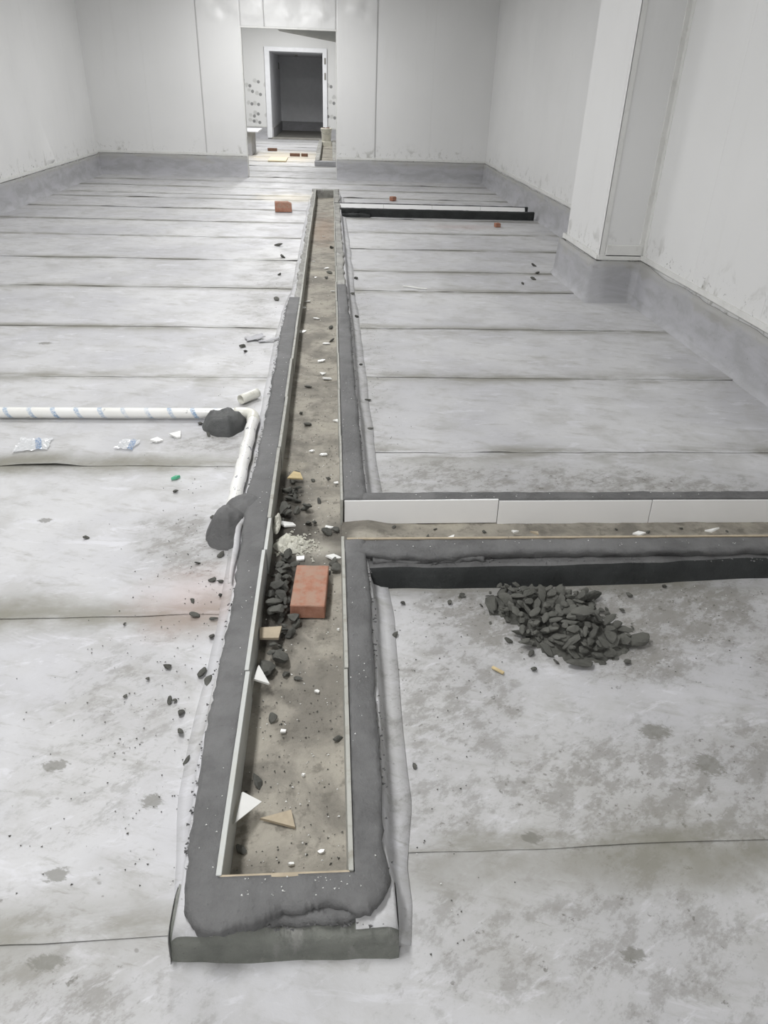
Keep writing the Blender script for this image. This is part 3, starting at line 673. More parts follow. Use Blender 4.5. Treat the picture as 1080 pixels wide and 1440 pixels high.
# short branch farther up
b3 = empty('floor_drain', (1.4, 10.75, 0)); tag(b3, 'narrow side drain with white tile strip and black outer face before the doorway wall', 'floor drain')
X3 = 2.76
inv(box('drain_bed', 0.04, X3, 10.56, 10.93, -0.003, 0.006, M['chan']), b3)
for a, b in zip([0.045, 0.72, 1.40, 2.08], [0.717, 1.397, 2.077, 2.71]): link('lining_tile', bm_data('lining_tile', box_bm(0, b-a, 0, 0.012, 0, 0.15, 0.0015), M['tile_white']), b3, (a-1.4, 10.83-10.75, 0.0), (math.radians(-38), 0, 0))
x3 = [0.04 + (X3-0.04)*i/80 for i in range(81)]
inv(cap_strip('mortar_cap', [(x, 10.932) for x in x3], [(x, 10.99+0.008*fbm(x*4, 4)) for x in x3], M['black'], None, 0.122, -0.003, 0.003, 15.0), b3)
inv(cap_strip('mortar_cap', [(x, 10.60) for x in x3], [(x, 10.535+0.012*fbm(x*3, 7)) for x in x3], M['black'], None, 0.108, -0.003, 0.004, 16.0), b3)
inn = [(0.13+0.01*i, 10.56) for i in range(40)]
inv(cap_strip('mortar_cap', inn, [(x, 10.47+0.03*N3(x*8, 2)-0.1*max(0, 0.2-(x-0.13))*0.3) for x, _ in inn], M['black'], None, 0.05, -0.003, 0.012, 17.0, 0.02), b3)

# drain in the room behind
b4 = empty('floor_drain', (-0.1, 17.3, 0)); tag(b4, 'drain trough with grey kerbs beyond the doorway, bucket standing on it', 'floor drain')
inv(box('drain_bed', -0.26, 0.04, 17.5, 24.0, -0.003, 0.008, M['chan']), b4)
for a, b in ((-0.35, -0.25), (0.03, 0.13)):
    yl = ys(17.4, 24.0, 0.12, 0.0); s = -1 if a < -0.3 else 1
    inv(cap_strip('kerb', [((b if s < 0 else a), y) for y in yl], [((a if s < 0 else b)+jag(y, a, 0.012), y) for y in yl], M['mortar_dry'], None, ZT, -0.003, 0.008, 18+a), b4)
inv(box('kerb', -0.355, 0.135, 17.29, 17.42, -0.003, ZT-0.01, M['upturn'], None, 0.012), b4)
inv(box('kerb', -0.355, 0.135, 23.95, 24.08, -0.003, ZT-0.01, M['upturn'], None, 0.012), b4)

# ------------------------------------------------------------------ pipework on the left
PZ, PR = 0.036, 0.0275
pr = empty('drain_pipe', (-0.5, 3.63, 0)); tag(pr, 'white plastic pipe with blue printing and an elbow, laid across the floor into the drain', 'pipe')
n = 60; o = link('straight_pipe', tube_data('straight_pipe', [(-4.12 + 3.66*i/n, 3.63, PZ) for i in range(n+1)], PR, M['pipe'], 24)); inv(o, pr)
el = [(-0.515, 3.63, PZ), (-0.50, 3.63, PZ), (-0.47, 3.63, PZ)] + [(-0.47 + 0.06*math.sin(a), 3.57 + 0.06*math.cos(a), PZ) for a in [math.pi/2*k/8 for k in range(1, 9)]] + [(-0.41, 3.54, PZ), (-0.41, 3.525, PZ)]
rad = [0.0305, 0.0325] + [0.0318]*(len(el)-4) + [0.0325, 0.0305]
inv(link('elbow', tube_data('elbow', el, rad, M['pvc'], 24)), pr)
inv(link('film_wrapped_pipe', tube_data('film_wrapped_pipe', [(-0.41 + 0.002*math.sin(i), 3.56 - 0.95*i/30, PZ + 0.0*i) for i in range(31)], [0.029+0.0012*N3(i*1.7, 1) for i in range(31)], M['pipe_film'], 24)), pr)
of = link('pipe_offcut', tube_data('pipe_offcut', [Vector((-0.066, 0, 0.0265)) + Vector((0.132*i/6, 0, 0)) for i in range(7)], 0.026, M['pvc'], 22, 0.86), None, (-0.462, 3.885, 0.006), (0, 0, math.atan2(0.141, 0.112)))
tag(of, 'short cream offcut of plastic pipe lying loose beside the pipe elbow', 'pipe offcut')

def mound_data(name, rx, ry, h, mat, seed, rough=0.25, n=34, pw_=2.4, wb=0.22):
    v = []; rings = 16
    for i in range(rings+1):
        t = i/rings
        for k in range(n):
            a = 2*math.pi*k/n; wob = 1 + wb*fbm(math.cos(a)*1.4, math.sin(a)*1.4, seed) + 0.06*N3(math.cos(a)*5, math.sin(a)*5, seed)
            x = rx*t*wob*math.cos(a); y = ry*t*wob*math.sin(a)
            z = h*max(0, 1-t**pw_)*(1 + rough*fbm(x*18, y*18, seed)) + rough*0.02*N3(x*60, y*60, seed)*(1-t)
            v.append((x, y, z - (0.006 if i == rings else 0)))
    return mesh_data(name, v, grid_faces(rings+1, n, True), mat, True, True)
mo = link('mortar_mound', mound_data('mortar_mound', 0.118, 0.130, 0.072, M['black_mortar'], 3.0, 0.2, 44, 4.0), None, (-0.556, 3.545, 0.004)); tag(mo, 'dark wet mortar dab holding the printed white pipe near its elbow', 'mortar')
v = mound_data('mortar_mound', 0.098, 0.108, 0.122, M['mortar'], 8.4, 0.10, 40, 2.3, 0.10)
mo2 = link('mortar_mound', v, None, (-0.404, 2.478, 0.004)); tag(mo2, 'rounded dark mortar lump where the white pipe enters the drain kerb', 'mortar')
# mortar shoulder bridging lump and kerb is part of the lump
sh = link('shoulder', mound_data('shoulder', 0.085, 0.10, 0.050, M['mortar'], 11.0, 0.10, 34, 2.4, 0.12), mo2, (0.058, 0.085, 0.072))

# ------------------------------------------------------------------ bricks
rng = random.Random(11)
def brick_data(name, sx, sy, sz, mat, seed, cut=0.0):
    bm = box_bm(-sx/2, sx/2, -sy/2, sy/2, 0, sz, 0.003, 1)
    bmesh.ops.subdivide_edges(bm, edges=bm.edges[:], cuts=3, use_grid_fill=True)
    for q in bm.verts:
        d = Vector((N3(q.co.x*40, q.co.y*40, q.co.z*40+seed), N3(q.co.x*40+9, q.co.y*40, q.co.z*40+seed), N3(q.co.x*40, q.co.y*40+5, q.co.z*40+seed)))
        q.co += d*0.0016
        if cut and q.co.x > sx*0.25: q.co.z *= 1 - cut*(q.co.x/sx-0.25)*2; q.co.x -= cut*0.02*(1+N3(q.co.y*30, q.co.z*30))
    return bm_data(name, bm, mat)
b = link('brick', brick_data('brick', 0.115, 0.237, 0.053, M['brick'], 1.0), None, (-0.0795, 2.062, 0.007), (0, 0, math.radians(-3.2))); tag(b, 'orange-red brick lying flat in the bed of the long drain', 'brick')
b = link('brick', brick_data('brick', 0.235, 0.115, 0.125, M['brick'], 2.0, 0.35), None, (-0.655, 10.85, 0.006), (0, 0, math.radians(6))); tag(b, 'broken brown brick standing on edge on the floor left of the long drain', 'brick')
b = link('brick_bit', brick_data('brick_bit', 0.075, 0.06, 0.05, M['brick'], 3.0, 0.3), None, (2.14, 9.95, 0.005), (0, 0, 0.3)); tag(b, 'small red brick bit on the floor before the white tile strip', 'brick bit')
b = link('brick_bit', brick_data('brick_bit', 0.10, 0.07, 0.06, M['brick'], 4.0, 0.5), None, (0.95, 12.2, 0.006), (0, 0, 0.8)); tag(b, 'reddish brick bit on the floor behind the narrow side drain', 'brick bit')

# ------------------------------------------------------------------ broken tile, wood, film and other scraps
def shard_data(name, pts, th, mat):
    n_ = len(pts); v = [(x, y, 0) for x, y in pts] + [(x*0.97, y*0.97, th) for x, y in pts]
    f = [tuple(reversed(range(n_))), tuple(range(n_, 2*n_))] + [(k, (k+1) % n_, n_+(k+1) % n_, n_+k) for k in range(n_)]
    return mesh_data(name, v, f, mat)
def shard(x, y, z, pts, th, mat, rot, label, cat='tile shard', group=None, name='tile_shard'):
    o = link(name, shard_data(name, pts, th, mat), None, (x, y, z), rot); tag(o, label, cat, group); return o
W, T = M['shard_white'], M['shard_tan']
shard(-0.214, 1.612, 0.060, [(-0.018, -0.022), (0.032, -0.016), (-0.012, 0.034)], 0.007, W, (0.15, 0.55, 0), 'small white triangular tile shard stuck against the left lining, near the brick')
shard(-0.213, 1.170, 0.055, [(-0.022, -0.052), (0.040, 0.028), (-0.014, 0.036)], 0.007, W, (0.05, 0.55, 0), 'larger white tile shard leaning on the left lining beside a tan shard')
shard(-0.135, 1.166, 0.008, [(-0.045, 0.004), (0.042, -0.022), (0.030, 0.026)], 0.008, T, (0.06, 0.03, 0), 'tan triangular tile shard lying face down in the drain end')
tan_piece = shard(-0.205, 1.835, 0.034, [(-0.03, -0.03), (0.03, -0.03), (0.042, 0.022), (-0.03, 0.016)], 0.008, T, (0.12, 0.1, 0.1), 'tan four-sided tile piece lying on dark clods against the left lining')
pale_piece = shard(-0.168, 2.93, 0.032, [(-0.035, -0.02), (0.036, -0.022), (0.022, 0.022), (-0.008, 0.03)], 0.007, M['wood'], (0.2, 0.05, 0), 'pale yellow tile piece on top of dark clods in the drain')
shard(-0.862, 3.345, 0.008, [(-0.030, 0.0), (0.0, -0.016), (0.032, -0.004), (0.005, 0.02)], 0.010, W, (0.2, 0.1, 0.2), 'white rounded tile chip on the floor, farther from the mortar dab')
shard(-0.782, 3.405, 0.008, [(-0.03, 0.006), (0.012, -0.022), (0.030, -0.018), (0.024, 0.03)], 0.010, W, (0.25, 0.0, 0.0), 'white triangular tile chip on the floor, nearer the mortar dab')
sc = [(-0.12, 5.55), (-0.045, 4.93), (-0.07, 4.57), (-0.055, 4.33), (-0.03, 4.24), (-0.10, 3.23), (-0.045, 3.19), (-0.15, 6.9), (-0.05, 7.3), (-0.18, 7.6), (-0.2, 6.05), (-0.09, 9.0), (0.01, 6.4), (0.015, 2.9),
      (-0.12, 2.30), (0.0, 2.305), (-0.02, 2.52), (0.015, 1.88), (-0.14, 1.45), (-0.08, 1.30), (-0.10, 1.05), (-0.03, 1.08), (-0.05, 1.6), (-0.19, 2.55), (0.02, 3.6), (-0.22, 5.2), (-0.225, 5.85)]
for i, (x, y) in enumerate(sc):
    r = rng.uniform(0.010, 0.026) if y > 2 else rng.uniform(0.0035, 0.007); k = rng.randint(3, 5); a0 = rng.uniform(0, 6)
    pts = [(r*1.5*math.cos(a0+2*math.pi*j/k)*rng.uniform(0.7, 1.2), r*math.sin(a0+2*math.pi*j/k)*rng.uniform(0.7, 1.2)) for j in range(k)]
    shard(x, y, 0.007, pts, 0.006, W, (rng.uniform(-0.2, 0.2), rng.uniform(-0.2, 0.2), 0), 'white tile chip in the drain, ' + ('near the closed end' if y < 1.35 else 'on the bare bed before the brick' if y < 1.92 else 'around the plaster heap and side drain mouth' if y < 2.7 else 'shortly beyond the side drain' if y < 3.7 else 'on the bed level with the torn membrane flakes' if y < 5.4 else 'along the dried mortar stretch'), 'tile chip', 'white chips in the long drain', 'tile_chip')
for i, (x, y, mt, s) in enumerate(((0.46, 2.40, W, 1.0), (0.95, 2.38, W, 0.8), (1.22, 2.42, W, 1.2), (1.17, 2.36, T, 1.4), (1.5, 2.36, W, 1.6), (1.53, 2.44, W, 1.5), (1.56, 2.35, W, 1.3), (0.8, 2.43, T, 1.0), (1.05, 2.37, W, 0.8), (0.72, 2.44, W, 0.8))):
    r = 0.016*s; k = rng.randint(3, 4); a0 = rng.uniform(0, 6)
    pts = [(r*1.4*math.cos(a0+2*math.pi*j/k), r*math.sin(a0+2*math.pi*j/k)) for j in range(k)]
    shard(x, y, 0.03, pts, 0.006, mt, (rng.uniform(-0.5, 0.2), rng.uniform(-0.3, 0.3), 0), ('white' if mt is W else 'tan') + ' tile chip lying in the white-tiled side drain', 'tile chip', 'tile chips in the side drain', 'tile_chip')
def stick(x, y, z, L_, w, h, ang, mat, label, cat, name, tilt=0.0, group=None):
    o = link(name, bm_data(name, box_bm(-L_/2, L_/2, -w/2, w/2, 0, h, min(w, h)*0.2), mat), None, (x, y, z), (0, tilt, ang)); tag(o, label, cat, group); return o
stick(0.502, 1.675, 0.006, 0.042, 0.011, 0.006, -0.75, M['wood'], 'little yellow wood splinter on the floor beside the mortar heap', 'wood splinter', 'wood_splinter')
stick(1.14, 2.335, 0.05, 0.075, 0.012, 0.008, -0.05, M['wood'], 'yellow wood splinter lying in the white-tiled side drain', 'wood splinter', 'wood_splinter')
stick(0.24, 2.36, 0.03, 0.035, 0.009, 0.006, 0.6, M['wood'], 'tiny pale splinter in the side drain by the long drain', 'wood splinter', 'wood_splinter')
stick(1.38, 2.31, 0.055, 0.034, 0.03, 0.004, 0.5, M['wood'], 'yellowish corner of tile standing in the side drain', 'tile shard', 'tile_shard', 0.9)
secs = [[(0.632 + 0.2*t, 6.618 - 0.09*t + 0.006*math.sin(t*7) + dy, 0.008 + dz) for dy, dz in ((-0.008, 0), (-0.006, 0.008), (0.006, 0.008), (0.008, 0))] for t in [i/12 for i in range(13)]]
tag(sweep('plastic_strip', secs, M['stick'], None, False, True), 'thin white plastic strip lying loose on the pale membrane floor', 'plastic strip')
gs = link('plastic_scrap', None or mesh_data('plastic_scrap', [(-0.022, -0.008, 0), (0.0, -0.013, 0), (0.022, -0.002, 0), (0.024, 0.010, 0), (0.004, 0.008, 0), (-0.02, 0.004, 0), (-0.02, -0.006, 0.006), (0.0, -0.010, 0.012), (0.02, 0.0, 0.010), (0.022, 0.009, 0.006), (0.004, 0.006, 0.011), (-0.018, 0.003, 0.007)],
      [tuple(range(6)), tuple(range(6, 12))] + [(k, (k+1) % 6, 6+(k+1) % 6, 6+k) for k in range(6)], M['green'], False), None, (-0.70, 2.955, 0.006), (0, 0, 0.5)); tag(gs, 'bright green scrap of plastic on the floor left of the pipe', 'plastic scrap')
def film(x, y, rot, sx, sy, seed, label):
    n_ = 18; v = []
    for i in range(n_):
        for j in range(n_):
            u, w = i/(n_-1)-0.5, j/(n_-1)-0.5
            xx = sx*u*(1+0.25*fbm(w*3, seed)); yy_ = sy*w*(1+0.3*fbm(u*3, seed+4)); v.append((xx, yy_, 0.010 + 0.010*abs(fbm(u*6, w*6, seed))))
    o = link('film_scrap', mesh_data('film_scrap', v, grid_faces(n_, n_), M['film'], False), None, (x, y, 0.0), (0, 0, rot)); tag(o, label, 'film scrap'); return o
film(-1.43, 3.30, 0.1, 0.15, 0.14, 2.0, 'crumpled clear film with a blue stripe, lying on floor away from the mortar dab')
film(-0.99, 3.30, -0.2, 0.09, 0.11, 5.0, 'small torn clear film scrap on the floor next to white tile chips')
# torn flakes of membrane beside the drain
for (x, y, sx, sy, a, lb) in ((-0.535, 5.03, 0.12, 0.10, 0.3, 'torn grey flake of membrane lifted off the floor by the drain'), (-0.43, 4.98, 0.14, 0.035, 0.25, 'narrow curled membrane strip touching the left drain kerb')):
    v = []; n_ = 10
    for i in range(n_):
        for j in range(5):
            u, w = i/(n_-1)-0.5, j/4-0.5; v.append((sx*u*(1+0.3*N3(w*3, y)), sy*w*(1+0.5*N3(u*4, x)), 0.009 + 0.022*(u+0.5)**2 + 0.008*abs(N3(u*5, w*5))))
    o = link('membrane_flake', mesh_data('membrane_flake', v, grid_faces(n_, 5), M['upturn'], True), None, (x, y, 0), (0, 0, a)); o.modifiers.new('t', 'SOLIDIFY').thickness = 0.003; tag(o, lb, 'membrane flake')
# crumbled white plaster stuck to the left lining
pl = link('plaster_heap', mound_data('plaster_heap', 0.07, 0.055, 0.026, M['plaster'], 21.0, 0.9, 60, 3.0), None, (-0.165, 2.40, 0.004)); tag(pl, 'crumbly white plaster heap against the lining between brick and pipe lump', 'plaster')
link('smear', mound_data('smear', 0.016, 0.07, 0.02, M['plaster'], 23.0, 1.0, 20), pl, (-0.055, 0.09, 0.045))

# ------------------------------------------------------------------ mortar clods
def clod_data(k):
    r = random.Random(100+k); bm = bmesh.new(); bmesh.ops.create_icosphere(bm, subdivisions=2, radius=1.0)
    el, fl = r.uniform(1.15, 2.1), r.uniform(0.38, 0.75)
    cuts = [(Vector((r.uniform(-1, 1), r.uniform(-1, 1), r.uniform(-1, 1))).normalized(), r.uniform(0.45, 0.85)) for _ in range(8)]
    for q in bm.verts:
        c = q.co.copy(); c *= 1 + 0.25*mn.noise(c*1.3 + Vector((k*3.7, 0, 0)))
        for (nn, dd) in cuts:
            e = c.dot(nn)-dd
            if e > 0: c -= nn*e
        c *= 1 + 0.10*mn.noise(c*4.5 + Vector((0, k*2.1, 0)))
        q.co = Vector((c.x*el, c.y, c.z*fl))
    return bm_data('mortar_clod', bm, M['clod'])
def lump_label(x, y, s, where):
    size = 'bigger' if s >= 0.016 else ('middling' if s >= 0.0105 else 'small')
    if where == 'left':
        for (lx, ly, r, ph) in ((-0.40, 2.48, 0.22, 'scattered round the pipe lump'), (-0.556, 3.545, 0.2, 'beside the mortar dab on the pipe'), (-0.5, 5.0, 0.4, 'by the torn membrane flakes'), (-0.70, 2.955, 0.2, 'next to the green plastic scrap')):
            if (x-lx)**2+(y-ly)**2 < r*r: return f'{size} dark mortar lump on the floor {ph}'
        if y > 5.5: return f'{size} dark mortar lump on the floor by the dried stretch of left kerb'
        if x < -0.56: return f'{size} dark mortar lump alone on the membrane well away from the left kerb'
        return f'{size} dark mortar lump near the left kerb, ' + ('level with the brick' if y > 1.92 else 'level with the tan tile piece' if y > 1.75 else 'level with the small white shard' if y > 1.5 else 'level with the bare drain bed')
    if where == 'right':
        if x > 1.5: return f'{size} dark mortar lump on the floor before the column'
        if y < 2.2: return f'{size} dark mortar lump on the floor ' + ('between long drain and mortar heap' if x < 0.6 else 'beyond the mortar heap toward the right wall')
        return f'{size} dark mortar lump fallen beside the right kerb, ' + ('at the wet mortar stretch' if y < 6 else 'at the dried mortar stretch')
    return f'{size} dark mortar clod in the long drain, ' + ('near its closed end' if y < 1.35 else 'on the bed before the clod rubble' if y < 1.62 else 'below the tan tile piece' if y < 1.8 else 'beside the brick' if y < 2.26 else 'by the side drain mouth' if y < 2.62 else 'under the pale yellow piece' if y < 3.2 else 'beyond the side drain')
CLODS = [clod_data(k) for k in range(14)]
SAMP = []
for me in CLODS:
    q = [v_.co[:] for v_ in me.vertices] + [p_.center[:] for p_ in me.polygons]
    for p_ in me.polygons:
        for i_ in range(3): q.append(((me.vertices[p_.vertices[i_]].co + me.vertices[p_.vertices[(i_+1) % 3]].co)/2)[:])
    SAMP.append(np.array(q))
class Settle:
    """height field of what already lies there: each new clod is lowered until it touches, never through"""
    def __init__(f, x0, x1, y0, y1, base, c=0.004):
        f.x0, f.y0, f.c = x0, y0, c; f.nx, f.ny = int((x1-x0)/c)+1, int((y1-y0)/c)+1
        f.h = np.array([[base(x0+(i+0.5)*c, y0+(j+0.5)*c) for j in range(f.ny)] for i in range(f.nx)])
    def block(f, inside, z=0.5):
        for i in range(f.nx):
            for j in range(f.ny):
                if inside(f.x0+(i+0.5)*f.c, f.y0+(j+0.5)*f.c): f.h[i, j] = z
    def drop(f, pts, x, y, zmax):
        i = np.floor((pts[:, 0]+x-f.x0)/f.c).astype(int); j = np.floor((pts[:, 1]+y-f.y0)/f.c).astype(int)
        if i.min() < 0 or j.min() < 0 or i.max() >= f.nx or j.max() >= f.ny: return None
        z = float((f.h[i, j]-pts[:, 2]).max())
        if z + float(pts[:, 2].min()) > zmax: return None
        np.maximum.at(f.h, (i, j), pts[:, 2]+z); return z - 0.0012
    def top(f, x, y, r):
        i, j, k = int((x-f.x0)/f.c), int((y-f.y0)/f.c), int(r/f.c)
        q = f.h[max(0, i-k):i+k+1, max(0, j-k):j+k+1]; q = q[q < 0.1]; return float(q.max()) if q.size else 0.0
def clod(x, y, z, s, label, group, field=None, zmax=0.03, near=0.0):
    for tries in range(200):
        if tries in (60, 120): zmax += 0.012; near = max(near, 0.015)
        k = rng.randrange(14); rot = Euler((rng.uniform(-0.5, 0.5), rng.uniform(-0.5, 0.5), rng.uniform(0, 6.28)))
        if field is None: zz = z + s*0.33; break
        pts = SAMP[k] @ (np.array(rot.to_matrix())*s).T
        x2, y2 = (x, y) if tries == 0 else (x + rng.uniform(-1, 1)*near*(1+tries/20), y + rng.uniform(-1, 1)*near*(1+tries/20))
        zz = field.drop(pts, x2, y2, zmax)
        if zz is not None: x, y = x2, y2; break
    else: return None
    o = link('mortar_clod', CLODS[k], None, (x, y, zz), tuple(rot)); o.scale = (s, s, s)
    tag(o, lump_label(x, y, s, label) if label in ('d', 'left', 'right') else label, 'mortar clod', group); return o
# the heap below the side drain
def heap_h(x, y):
    a = math.exp(-(((x-0.72)/0.14)**2 + ((y-1.98)/0.08)**2)); b_ = math.exp(-(((x-0.80)/0.13)**2 + ((y-1.83)/0.09)**2)); return 0.034*min(1, max(a, b_))
nx, ny = 56, 50; v = []
for i in range(nx):
    for j in range(ny):
        x, y = 0.44+0.66*i/(nx-1), 1.62+0.50*j/(ny-1); h = heap_h(x, y); v.append((x, y, 0.3*h*(0.8+0.9*fbm(x*30, y*30, 2)) - 0.004 + 0.008*(h > 0.006 + 0.005*fbm(x*22, y*22, 9))))
fs = [f for f in grid_faces(nx, ny) if max(v[k][2] for k in f) > 0.0035]
used = sorted({k for f in fs for k in f}); mp = {k: i for i, k in enumerate(used)}
bed = mesh('mortar_crumb_bed', [v[k] for k in used], [tuple(mp[k] for k in f) for f in fs], M['clod'], None, False)
tag(bed, 'bed of fine dark mortar crumbs under the heap of clods', 'mortar crumbs', None, 'stuff')
spots = []
while len(spots) < 200:
    x, y = rng.uniform(0.50, 1.03), rng.uniform(1.66, 2.13); h = heap_h(x, y)
    if rng.random() > (h/0.034)**0.8 + 0.02: continue
    spots.append((rng.uniform(0.009, 0.022) if h > 0.012 else rng.uniform(0.005, 0.013), x, y, h*rng.uniform(0.5, 1.0) + 0.004))
spots.sort(key=lambda q: -(q[0] + 0.15*q[3]))                       # the biggest pieces are things; the rest is rubble, fallen first
heap = Settle(0.40, 1.14, 1.56, 2.17, lambda x, y: 0.004 + 0.24*heap_h(x, y))
heap.block(lambda x, y: y > 2.104 + 0.04*max(0, x-0.75))            # the coated kerb face
BIG = ((0.545, 2.0, 0.026, 'large clod at the heap end toward the long drain'), (0.985, 1.79, 0.024, 'large clod lying off the heap toward the right wall'), (0.62, 1.84, 0.024, 'large clod at the heap edge nearest the wood splinter'), (0.60, 2.07, 0.022, 'large clod at the heap foot leaning on the black kerb face'), (0.90, 2.03, 0.027, 'large clod beside the heap below the black kerb face, toward the right wall'), (0.76, 1.69, 0.024, 'large clod at the heap tip farthest from the side drain'))
for (x, y, s, lb) in BIG: clod(x, y, 0, s, lb, 'clods of the mortar heap', heap, 0.02, 0.006)
vv, ff = [], []
for (s, x, y, z) in spots[112:]:
    for tries in range(30):
        k = rng.randrange(14); rot = Euler((rng.uniform(-0.5, 0.5), rng.uniform(-0.5, 0.5), rng.uniform(0, 6.28))).to_matrix()
        zz = heap.drop(SAMP[k] @ (np.array(rot)*s).T, x, y, 0.03)
        if zz is not None: break
        x += rng.uniform(-0.02, 0.02); y += rng.uniform(-0.02, 0.02)
    if zz is None: continue
    b0 = len(vv); vv += [(rot @ q.co)*s + Vector((x, y, zz)) for q in CLODS[k].vertices]; ff += [tuple(b0+i for i in p_.vertices) for p_ in CLODS[k].polygons]
tag(mesh('mortar_rubble', vv, ff, M['clod']), 'small broken mortar rubble filling the heap between its bigger clods', 'mortar rubble', None, 'stuff')
for (s, x, y, z) in spots[:112]:
    clod(x, y, z, s, 'dark mortar clod in the heap beside the black-faced side drain', 'clods of the mortar heap', heap, 0.016 + 1.1*heap_h(x, y), 0.025)
clod(0.81, 1.87, 0, 0.026, 'large clod lying on top of the mortar heap', 'clods of the mortar heap', heap, 0.09, 0.01)
# clods thrown down along the left lining of the long drain
LOOSE = ((-0.165, 1.74, 0.026), (-0.20, 1.70, 0.030), (-0.14, 1.86, 0.020), (-0.125, 1.91, 0.018), (-0.115, 2.67, 0.020), (-0.06, 2.74, 0.010), (-0.09, 2.93, 0.012), (-0.02, 2.95, 0.012), (-0.10, 2.55, 0.016), (-0.085, 2.54, 0.013), (-0.015, 2.50, 0.020), (0.012, 2.49, 0.016), (-0.03, 2.20, 0.016), (0.012, 2.22, 0.022), (0.015, 2.29, 0.018),
                  (-0.195, 1.28, 0.013), (-0.19, 1.16, 0.012), (-0.17, 1.50, 0.014), (-0.19, 1.02, 0.010), (0.01, 1.42, 0.010), (-0.11, 1.66, 0.010), (-0.13, 3.55, 0.014), (-0.17, 3.7, 0.014), (-0.14, 4.1, 0.014), (0.0, 5.0, 0.014), (-0.01, 5.3, 0.014), (-0.02, 7.1, 0.02), (0.0, 8.3, 0.025), (-0.05, 6.9, 0.02))
def bed_z(x, y):
    if y > 4.5: return 0.005
    e = abs((x+0.243)/0.285-0.5)*2
    return 0.002 + 0.004*fbm(x*9, y*9, 2) + 0.010*max(0, e-0.75)*4*(0.5+N3(y*3, x, 4))
chan = Settle(-0.236, 0.036, 0.965, 9.2, bed_z)
def taken(x, y):
    if x < -0.2325 or x > 0.0285: return not (x > 0 and 2.29 < y < 2.54)              # tile lining
    if abs(x+0.0795) < 0.064 and abs(y-2.062) < 0.123: return True                    # brick
    if ((x+0.165)/0.078)**2 + ((y-2.40)/0.062)**2 < 1 or (x < -0.2 and 2.40 < y < 2.57): return True   # plaster
    if x < -0.165 and (1.575 < y < 1.655 or 1.11 < y < 1.215) or ((x+0.135)/0.05)**2 + ((y-1.166)/0.032)**2 < 1: return True   # bigger shards
    return any(abs(x-p) < 0.022 and abs(y-q) < 0.016 for (p, q) in sc)                # chips
chan.block(taken)
for (x, y, s) in LOOSE: clod(x, y, 0, s, 'd', 'clods in the long drain', chan, 0.012, 0.010)
cnt = 0
while cnt < 76:
    y = rng.choice((rng.uniform(1.68, 2.3), rng.uniform(2.58, 3.15), rng.uniform(1.9, 2.3))); x = -0.205 + abs(rng.gauss(0, 0.040))
    if x > -0.03: continue
    if clod(x, y, 0, rng.uniform(0.009, 0.021), 'd', 'clods in the long drain', chan, 0.034, 0.012): cnt += 1
tan_piece.location.z = chan.top(-0.20, 1.835, 0.03) - 0.003; pale_piece.location.z = chan.top(-0.168, 2.93, 0.025) - 0.003
for i in range(14):
    x = rng.uniform(0.12, 1.95); clod(x, rng.uniform(2.36, 2.52), 0.004, rng.uniform(0.005, 0.012), 'small dark mortar clod on the bed of the white-tiled side drain', 'clods in the side drain')
# single lumps dropped on the membrane left of the drain and round the pipe lump
for (x, y, s) in ((-0.395, 1.69, 0.013), (-0.37, 1.66, 0.013), (-0.43, 1.53, 0.014), (-0.42, 1.46, 0.010), (-0.50, 1.72, 0.011), (-0.47, 1.58, 0.008), (-0.455, 1.58, 0.008), (-0.46, 1.97, 0.011), (-0.60, 1.60, 0.007), (-0.55, 1.67, 0.006), (-0.43, 2.17, 0.012), (-0.40, 2.16, 0.010), (-0.39, 2.08, 0.008), (-0.42, 2.33, 0.016), (-0.50, 2.28, 0.008),
                  (-0.49, 2.61, 0.012), (-0.47, 2.58, 0.010), (-0.68, 2.83, 0.011), (-0.95, 2.46, 0.012), (-0.68, 1.93, 0.006), (-0.48, 2.05, 0.008), (-0.395, 1.95, 0.008), (-0.39, 1.86, 0.009), (-0.385, 1.36, 0.008), (-0.62, 3.42, 0.014), (-0.68, 3.56, 0.014), (-0.60, 4.85, 0.022), (-0.57, 4.75, 0.013), (-0.45, 6.1, 0.02), (-0.48, 7.0, 0.02), (-0.58, 8.4, 0.03), (-0.5, 7.8, 0.025)):
    clod(x, y, 0.005, s, 'left', 'lumps left of the drain')
for (x, y, s) in ((0.21, 1.32, 0.007), (0.20, 1.85, 0.010), (0.24, 2.02, 0.009), (0.19, 5.6, 0.02), (0.18, 4.5, 0.014), (0.20, 3.9, 0.012), (0.17, 6.3, 0.025), (0.22, 6.9, 0.02), (0.19, 3.5, 0.012), (0.4, 2.02, 0.010), (0.45, 2.06, 0.012), (1.05, 2.05, 0.012), (1.2, 2.1, 0.010), (1.9, 7.0, 0.02), (2.0, 7.25, 0.02), (1.75, 6.8, 0.016), (2.05, 7.6, 0.02)):
    clod(x, y, 0.005, s, 'right', 'lumps right of the drain')
